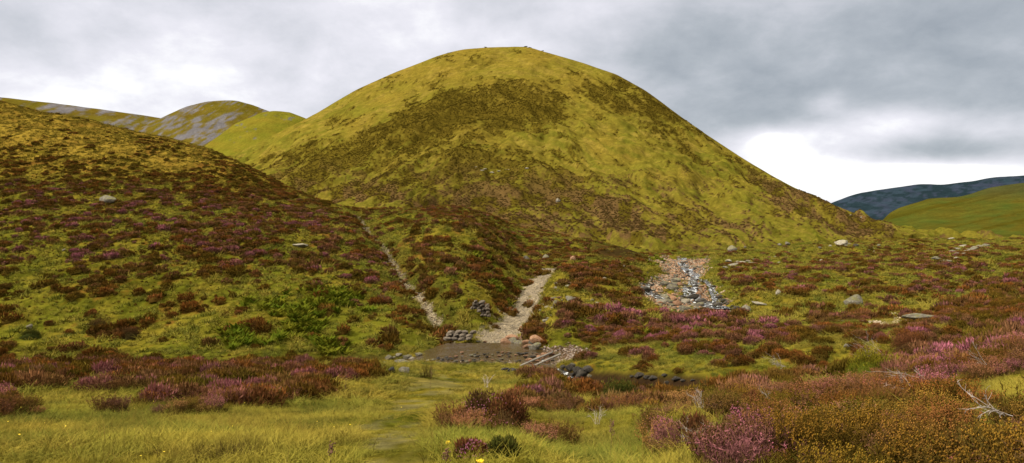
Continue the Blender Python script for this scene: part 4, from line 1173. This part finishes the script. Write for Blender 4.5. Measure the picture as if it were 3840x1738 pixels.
pl = [((531,367),(561,354),.30,'longest weathered plank sloping over the stream stones'), ((520,366),(553,352),.26,'weathered plank behind the longest one'), ((537,364),(556,361),.18,'short broken plank end under the longest plank')]
for (a0, a1), (b0, b1), w_, lb in pl:
    pa = hit(a0, a1); yb = pa[1] + .4; pb = ((b0 - CX) / F * yb, yb, (CY - b1) / F * yb)
    o = plank('plank', (pa[0], pa[1], pa[2] + .02), pb, w_ * .7, .06, M_wood); tag(o, lb, 'plank', 'weathered planks by the ford')
for px, py in [(540,361),(545,358),(550,357),(535,364),(529,363),(547,364)]:
    rock('stone', px, py, random.uniform(7, 11), 'pink', 1.1, .8, .1, label='one of the tan stones under the fallen planks', cat='stone', group='tan stones under the planks')
# old campfire
x_, y_, z_ = hit(512, 372)
root = empty('campfire_remains', (x_, y_, z_), 'charred heap of an old campfire with a white scrap on the grass', 'campfire')
CH = [rock_mesh('charred_stick', 850 + i, M_char, 2, .6) for i in range(3)]
for k_ in range(14):
    part_rock('charred_log', root, (random.uniform(-.42, .42), random.uniform(-.25, .25), .04 + random.random() * .1), (random.uniform(.12, .24), .06, .07), random.choice(CH), (0, random.uniform(-.4, .4), random.uniform(0, 3)))
M_white = plain_mat('white_scrap', (.75, .75, .73), .6, .1, 6, .1)
part_rock('scrap', root, (.36, 0, .10), (.05, .03, .075), rock_mesh('scrap', 860, M_white, 2), (0, .4, 0))

# ------------------------------------------------------------------ foreground individuals
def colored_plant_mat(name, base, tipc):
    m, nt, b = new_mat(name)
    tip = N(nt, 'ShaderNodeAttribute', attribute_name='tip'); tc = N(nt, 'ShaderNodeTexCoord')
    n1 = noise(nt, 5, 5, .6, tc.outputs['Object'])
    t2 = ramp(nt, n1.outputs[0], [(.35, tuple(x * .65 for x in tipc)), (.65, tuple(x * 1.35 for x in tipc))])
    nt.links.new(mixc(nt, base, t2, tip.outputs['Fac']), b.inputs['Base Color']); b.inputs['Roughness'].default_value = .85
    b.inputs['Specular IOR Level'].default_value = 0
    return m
HB_M = {
 'dark': colored_plant_mat('dark_heather', (.022, .020, .006), (.095, .045, .018)),
 'rust': colored_plant_mat('rust_heather', (.030, .020, .007), (.16, .055, .022)),
 'mauve': colored_plant_mat('mauve_heather', (.028, .020, .008), (.21, .075, .085)),
 'olive': colored_plant_mat('olive_heather', (.022, .026, .006), (.060, .060, .010)),
 'yellow': colored_plant_mat('bilberry', (.035, .045, .005), (.20, .16, .012)),
 'flower': colored_plant_mat('heather_flowers', (.2, .07, .09), (.30, .10, .15)),
}
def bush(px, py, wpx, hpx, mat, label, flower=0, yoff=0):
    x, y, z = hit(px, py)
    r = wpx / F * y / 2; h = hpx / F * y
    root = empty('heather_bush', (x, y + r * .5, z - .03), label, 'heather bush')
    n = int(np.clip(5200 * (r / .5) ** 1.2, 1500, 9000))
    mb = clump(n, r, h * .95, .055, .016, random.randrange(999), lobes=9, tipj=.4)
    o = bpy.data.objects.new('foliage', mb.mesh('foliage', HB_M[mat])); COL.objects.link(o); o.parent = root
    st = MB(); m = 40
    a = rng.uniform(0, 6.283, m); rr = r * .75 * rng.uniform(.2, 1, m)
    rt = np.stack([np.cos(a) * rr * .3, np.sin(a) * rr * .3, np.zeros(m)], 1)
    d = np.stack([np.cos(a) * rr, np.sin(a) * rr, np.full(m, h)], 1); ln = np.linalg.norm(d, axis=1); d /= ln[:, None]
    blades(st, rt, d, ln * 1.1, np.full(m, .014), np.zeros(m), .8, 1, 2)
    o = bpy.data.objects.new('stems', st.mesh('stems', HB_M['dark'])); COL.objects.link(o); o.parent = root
    if flower:
        fb = MB(); m = int(flower)
        cz = rng.uniform(.3, 1, m); a = rng.normal(rng.uniform(2.5, 5.5), 1.0, m); ra = np.sqrt(1 - cz ** 2)
        c = np.stack([np.cos(a) * ra * r, np.sin(a) * ra * r, cz * h], 1) * 1.03
        s = .008
        V = np.stack([c + [s, 0, 0], c + [-s * .6, s, 0], c + [-s * .6, -s, 0], c + [0, 0, s * 2]], 1)
        f = np.array([(0, 1, 3), (1, 2, 3), (2, 0, 3), (0, 2, 1)])
        fb.add(V.reshape(-1, 3), (f[None] + (np.arange(m) * 4)[:, None, None]).reshape(-1, 3), 1.0)
        o = bpy.data.objects.new('flowers', fb.mesh('flowers', HB_M['flower'])); COL.objects.link(o); o.parent = root
    return root
bush(479, 430, 46, 40, 'dark', 'tall left half of the big dark heather bush beside the grassy track', 60)
bush(505, 434, 54, 42, 'rust', 'widest dark brown bush, right half of the pair beside the grassy track', 40)
bush(533, 407, 32, 22, 'mauve', 'small round brown bush behind and right of the big pair', 40)
bush(472, 458, 40, 18, 'rust', 'low pinkish bush in front of the big pair', 90)
bush(502, 457, 34, 18, 'olive', 'low olive bush in front of the widest bush', 0)
bush(757, 424, 40, 34, 'rust', 'rounded rust-brown bush right of the pale grass tufts', 0)
bush(622, 408, 46, 28, 'olive', 'dark olive heather mound in the middle of the near bank', 0)
bush(875, 382, 56, 36, 'yellow', 'bright yellow-green bilberry mound on the near bank', 0)
bush(915, 358, 44, 26, 'rust', 'orange-brown bush up the bank behind the bilberry mound', 0)
bush(700, 440, 38, 26, 'rust', 'brown bush at the foot of the pale grass tufts', 0)
bush(95, 330, 26, 12, 'dark', 'near-black heather bush on the lower left slope, larger of two', 0)
bush(128, 340, 22, 13, 'dark', 'dark heather bush right of the near-black one', 0)
bush(27, 340, 24, 11, 'olive', 'dark olive bush below the small white rock', 0)

# dead silver branches
M_dead = plain_mat('dead_wood', (.27, .225, .19), .8, .25, 20, .2)
def branch(px, py, lpx, ang, label, n=7, thick=.006, group='bleached dead heather branches', lift=.12):
    x, y, z = hit(px, py); L = lpx / F * y * .62; thick = thick * .75
    V = []; Fc = []
    def tube(pts, r0, r1):
        b0 = len(V)
        for i_, q in enumerate(pts):
            r_ = lerp(r0, r1, i_ / (len(pts) - 1)); d_ = (pts[min(i_ + 1, len(pts) - 1)] - pts[max(i_ - 1, 0)]); d_ = d_ / (np.linalg.norm(d_) + 1e-9)
            s_ = np.cross(d_, [0, .3, 1.0]); s_ = s_ / (np.linalg.norm(s_) + 1e-9); t_ = np.cross(s_, d_)
            for k_ in range(5): V.append(q + (s_ * math.cos(k_ * 1.2566) + t_ * math.sin(k_ * 1.2566)) * r_)
        for i_ in range(len(pts) - 1):
            for k_ in range(5): Fc.append((b0 + i_*5 + k_, b0 + i_*5 + (k_+1) % 5, b0 + i_*5 + 5 + (k_+1) % 5, b0 + i_*5 + 5 + k_))
    def grow(p0, d, L_, r_, dep):
        pts = [p0]; q = p0.copy(); dd = d.copy()
        for i_ in range(6):
            dd = dd + rng.normal(0, .13, 3); dd = dd / np.linalg.norm(dd); q = q + dd * L_ / 6; pts.append(q.copy())
            if dep > 0 and i_ >= 1 and random.random() < .75:
                grow(q, dd + rng.normal(0, .38, 3), L_ * random.uniform(.35, .6), r_ * .6, dep - 1)
        tube(pts, r_, r_ * .35)
    for k_ in range(n):
        a = ang + random.uniform(-.35, .35)
        d = np.array([math.cos(a), random.uniform(-.3, .3), math.sin(a)]); d /= np.linalg.norm(d)
        grow(np.array([random.uniform(-.05, .05), random.uniform(-.05, .05), 0.]), d, L * random.uniform(.6, 1), thick, 2)
    o = link('dead_branch', mesh_from('dead_branch', V, Fc), M_dead); o.location = (x, y, z + lift)
    return tag(o, label, 'dead branch', group)
branch(933, 400, 62, R(157), 'long bleached branch fanning left on the near bank', 4, .007, lift=.22)
branch(918, 407, 55, R(165), 'lower bleached branch left of the pink heather', 5, .006, lift=.2)
branch(985, 383, 30, R(140), 'short bleached branch under the pink heather at right', 3, .006, lift=.3)
branch(885, 362, 40, R(165), 'grey tangle of dead heather above the bilberry mound', 9, .007, lift=.25)
branch(1010, 445, 60, R(150), 'twisted bleached branch in the lower right corner', 3, .007, lift=.25)
branch(700, 462, 40, R(110), 'upright grey dead twigs at the bottom edge', 9, .004, lift=.1)
branch(598, 430, 26, R(95), 'thin grey dead stems among the heather right of the bushes', 6, .004, lift=.1)
branch(785, 372, 26, R(150), 'small grey dead heather tangle at the bank crest', 7, .008, lift=.2)
branch(770, 420, 24, R(120), 'dead twigs left of the pink sprigs', 3, .004, lift=.25)
branch(700, 415, 22, R(100), 'grey dead heather stems left of the rust-brown bush', 8, .005, lift=.1)
branch(487, 400, 16, R(100), 'pale dead twigs on top of the big dark bush', 6, .004, lift=.3)

# rush tuft, seed stalks, pale tussocks, yellow flowers
def solo_tuft(name, px, py, hpx, n, w, mat, label, cat, spread=.3, curve=.4, rad=.12, group=None):
    x, y, z = hit(px, py); L = hpx / F * y
    mb = tuft(n, L, w, spread, curve, rad)
    o = bpy.data.objects.new(name, mb.mesh(name, mat)); COL.objects.link(o); o.location = (x, y, z)
    return tag(o, label, cat, group)
M_rushes = colored_plant_mat('rushes', (.03, .028, .006), (.075, .05, .012)); M_tus = colored_plant_mat('tussock', (.09, .085, .008), (.26, .19, .03))
solo_tuft('rush_clump', 426, 378, 20, 90, .02, M_rushes, 'single brown-green rush clump in the grass right of the pale boulder', 'rush clump', .22, .3, .2)
solo_tuft('grass_tussock', 448, 422, 26, 420, .008, M_tus, 'straw-coloured grass tussock left of the big dark bush', 'tussock', .5, .8, .35)
solo_tuft('grass_tussock', 690, 418, 26, 420, .008, M_tus, 'pale grass tussock arching over the heather mid bank', 'tussock', .55, .9, .35)
solo_tuft('grass_tussock', 718, 424, 24, 420, .008, M_tus, 'pale grass tussock left of the rust-brown bush', 'tussock', .55, .9, .35)
solo_tuft('grass_tussock', 800, 372, 14, 200, .012, M_tus, 'small pale tussock near the bank crest', 'tussock', .5, .8, .3)
for px, py, hp, lb in [(200,457,24,'dark rushes at the bottom edge, leftmost clump'),(240,458,30,'tall dark rushes at the bottom edge left of the worn track'),(222,459,26,'dark rushes between the two bottom clumps'),(150,458,20,'low dark rushes in the bottom left grass')]:
    solo_tuft('rush_clump', px, py, hp, 150, .007, M_rushes, lb, 'rush clump', .25, .35, .25)
M_stalk = plain_mat('seed_stalk', (.10, .045, .02), .9, .3, 20, .2)
M_yel = plain_mat('yellow_petals', (.75, .52, .01), .6, .1, 10, .1)
def stalk(px, py, hpx, label, head=M_stalk, hd=.012, hl=.4, cat='seed stalk'):
    x, y, z = hit(px, py); h = hpx / F * y
    root = empty('seed_stalk' if head is M_stalk else 'yellow_flower', (x, y, z), label, cat)
    mb = MB(); blades(mb, np.zeros((3, 3)), np.array([[.05, 0, 1], [.04, .02, 1], [.05, .01, 1.]]), np.full(3, h), np.full(3, .008), np.full(3, .05), .5, .5, 3)
    o = bpy.data.objects.new('stem', mb.mesh('stem', M_stalk if head is M_stalk else M_rushes)); COL.objects.link(o); o.parent = root
    V = []; Fs = []; m = 34 if head is M_stalk else 26
    for k_ in range(m):
        if head is M_stalk: c = np.array([.05 * h, 0, h * (1 - hl * random.random())]) + rng.normal(0, hd, 3)
        else:
            a = k_ / m * 25; r_ = hd * math.sqrt(k_ / m); c = np.array([.05 * h + r_ * math.cos(a), r_ * math.sin(a), h + random.uniform(-.01, .01)])
        s = .009; b0 = len(V); V += [c + [s, 0, 0], c + [-s * .6, s, 0], c + [-s * .6, -s, 0], c + [0, 0, s * 1.6]]
        Fs += [(b0, b0 + 1, b0 + 3), (b0 + 1, b0 + 2, b0 + 3), (b0 + 2, b0, b0 + 3), (b0, b0 + 2, b0 + 1)]
    o = link('seed_head' if head is M_stalk else 'petals', mesh_from('head', V, Fs, False), head, root)
stalk(345, 395, 24, 'tall brown dock stalk left of the worn track'); stalk(330, 470, 26, 'brown stalk on the bottom edge of the track')
stalk(430, 392, 26, 'thin brown stalk standing before the ford'); stalk(445, 472, 22, 'knobbly brown stalk at the bottom left of the bushes'); stalk(610, 462, 42, 'tall thin reddish stalk rising from the near heather'); stalk(728, 445, 22, 'dark red dock stalk in the pale grass')
stalk(480, 467, 5, 'bright yellow flower head at the bottom edge below the bushes', M_yel, .028, cat='flower')
stalk(354, 272, 6, 'lone yellow flower in heather left of the footpath', M_yel, .13, cat='flower')
stalk(448, 448, 5, 'small yellow flower in the grass left of the low bush', M_yel, .02, cat='flower')
P_seed = protos('seed_grass', [(tuft(9, L, .005, .22, .35, .10), M_grass) for L in (.42, .52, .36)])
Q, i, j, _ = sample_grid(GP, ((PYG > 375) & vis & (YY < 24)) * (1 - np.clip(WORN.get(PXG, PYG) * 1.3, 0, 1)) * (.35 + .65 * (1 - hm)), 1500)
scatter('seed_grass', P_seed, Q, rng.uniform(.6, 1.1, 1500), lerp(STRAW, C(.16, .085, .03), rng.uniform(0, 1, 1500)[:, None]), label='dry straw-coloured grass stems rising from the turf', cat='grass')
P_but = bpy.data.collections.new('buttercup')
bm_ = MB(); a = np.linspace(0, 6.283, 6)[:-1]
bm_.add(np.concatenate([np.stack([np.cos(a) * .014, np.sin(a) * .014, np.full(5, .3)], 1), [[0, 0, .29]]]), [(i, (i + 1) % 5, 5) for i in range(5)], 1.0)
P_but.objects.link(bpy.data.objects.new('buttercup_0', bm_.mesh('buttercup', M_yel)))
Q, i, j, _ = sample_grid(GP, ((PYG > 400) & (PXG < 470) & vis & (YY < 14)).astype(float), 90)
scatter('buttercups', P_but, Q, rng.uniform(.35, .7, 90), np.tile((.7, .5, .01), (90, 1)), label='tiny yellow flowers dotted through the foreground grass', cat='flowers')

# ------------------------------------------------------------------ sky and light
wd = bpy.data.worlds.new('World'); SC.world = wd; wd.use_nodes = True
nt = wd.node_tree; nt.nodes.clear()
out = N(nt, 'ShaderNodeOutputWorld'); bg = N(nt, 'ShaderNodeBackground'); nt.links.new(bg.outputs[0], out.inputs[0])
SUN_EL, SUN_AZ = R(42), R(-112)       # azimuth clockwise from +Y
sky = N(nt, 'ShaderNodeTexSky'); sky.sky_type = 'NISHITA'; sky.sun_disc = False; sky.sun_elevation = SUN_EL; sky.sun_rotation = SUN_AZ
tc = N(nt, 'ShaderNodeTexCoord'); sep = N(nt, 'ShaderNodeSeparateXYZ'); nt.links.new(tc.outputs['Generated'], sep.inputs[0])
def M(op, a, b=None, c=None):
    n = nt.nodes.new('ShaderNodeMath'); n.operation = op
    for k_, v in enumerate((a, b, c)):
        if v is None: continue
        if isinstance(v, (int, float)): n.inputs[k_].default_value = v
        else: nt.links.new(v, n.inputs[k_])
    return n.outputs[0]
zz = M('ADD', M('MAXIMUM', sep.outputs[2], 0.0), .40)
cmb = N(nt, 'ShaderNodeCombineXYZ'); nt.links.new(M('DIVIDE', sep.outputs[0], zz), cmb.inputs[0]); nt.links.new(M('DIVIDE', sep.outputs[1], zz), cmb.inputs[1])
c1 = noise(nt, 1.3, 9, .55, cmb.outputs[0], .12); c2 = noise(nt, 4.2, 8, .6, cmb.outputs[0], .12)
val = M('ADD', M('MULTIPLY', c1.outputs[0], .52), M('MULTIPLY', c2.outputs[0], .48))
val = M('SUBTRACT', val, .5)
def lobe(px, py, rad, amp, stretch=1.0):
    d = np.array([(px - CX) / F, 1, (CY - py) / F]); d /= np.linalg.norm(d)
    cb = N(nt, 'ShaderNodeVectorMath', operation='SUBTRACT'); nt.links.new(tc.outputs['Generated'], cb.inputs[0]); cb.inputs[1].default_value = tuple(d)
    sc_ = N(nt, 'ShaderNodeVectorMath', operation='MULTIPLY'); nt.links.new(cb.outputs[0], sc_.inputs[0]); sc_.inputs[1].default_value = (1 / stretch, 1 / stretch, 1)
    ln = N(nt, 'ShaderNodeVectorMath', operation='LENGTH'); nt.links.new(sc_.outputs[0], ln.inputs[0])
    q = M('DIVIDE', ln.outputs['Value'], rad); e = M('POWER', 2.718, M('MULTIPLY', M('MULTIPLY', q, q), -1.0))
    return M('MULTIPLY', e, amp)
acc = M('ADD', M('MULTIPLY', val, 1.65), M('SUBTRACT', .60, M('MULTIPLY', sep.outputs[0], .34)))
for a in [(70,65,.07,.06,1.8), (195,70,.06,.07,1.4), (400,15,.07,.10,1.6), (330,95,.05,.06,1.5), (560,30,.08,.05,1.6), (20,8,.06,-.16,2), (270,50,.04,-.08,2), (640,40,.07,-.06,1.4),
          (760,110,.05,-.18,1.8), (860,70,.06,-.20,2.4), (700,60,.06,-.05,1.6), (930,10,.06,.06,2), (775,160,.034,.60,2.0), (850,184,.024,.60,4.5), (970,174,.016,.55,7), (770,138,.014,.30,3), (880,122,.020,.38,3.6), (830,103,.014,.20,1.8), (1000,125,.022,.28,2.4), (920,150,.014,-.24,4), (980,150,.02,-.12,3), (780,118,.014,-.16,4), (1010,100,.03,-.08,2)]:
    acc = M('ADD', acc, lobe(*a))
cr = ramp(nt, acc, [(.08, (.28, .315, .355)), (.32, (.42, .45, .49)), (.54, (.60, .61, .66)), (.76, (.79, .78, .84)), (.92, (1.03, 1.03, 1.03))])
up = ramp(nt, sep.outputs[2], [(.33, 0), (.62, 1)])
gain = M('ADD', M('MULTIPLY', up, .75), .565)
skyd = mixc(nt, cr, sky.outputs[0], 0.0)
sm = N(nt, 'ShaderNodeVectorMath', operation='SCALE'); nt.links.new(sky.outputs[0], sm.inputs[0]); sm.inputs['Scale'].default_value = .07
mx = mixc(nt, cr, sm.outputs[0], .10)
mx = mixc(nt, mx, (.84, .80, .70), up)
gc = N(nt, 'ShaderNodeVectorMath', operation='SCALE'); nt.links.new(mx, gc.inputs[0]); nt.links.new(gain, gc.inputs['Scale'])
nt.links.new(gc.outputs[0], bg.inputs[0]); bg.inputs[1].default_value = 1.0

sl = bpy.data.lights.new('sun', 'SUN'); sl.energy = 3.0; sl.angle = R(8); sl.color = (1, .95, .86)
so = bpy.data.objects.new('sun', sl); COL.objects.link(so)
sd = Vector((math.sin(SUN_AZ) * math.cos(SUN_EL), math.cos(SUN_AZ) * math.cos(SUN_EL), math.sin(SUN_EL)))
so.rotation_euler = sd.to_track_quat('Z', 'Y').to_euler()

cam = bpy.data.cameras.new('camera'); cam.sensor_width = 36; cam.lens = 36 * F / 1024; cam.clip_end = 30000; cam.clip_start = .05
co = bpy.data.objects.new('camera', cam); COL.objects.link(co); co.location = (0, 0, 0); co.rotation_euler = (R(90), 0, 0)
SC.camera = co
SC.view_settings.view_transform = 'Standard'; SC.view_settings.look = 'None'; SC.view_settings.exposure = 1.05; SC.view_settings.gamma = 1
SC.cycles.max_bounces = 5; SC.cycles.diffuse_bounces = 3; SC.cycles.use_denoising = True
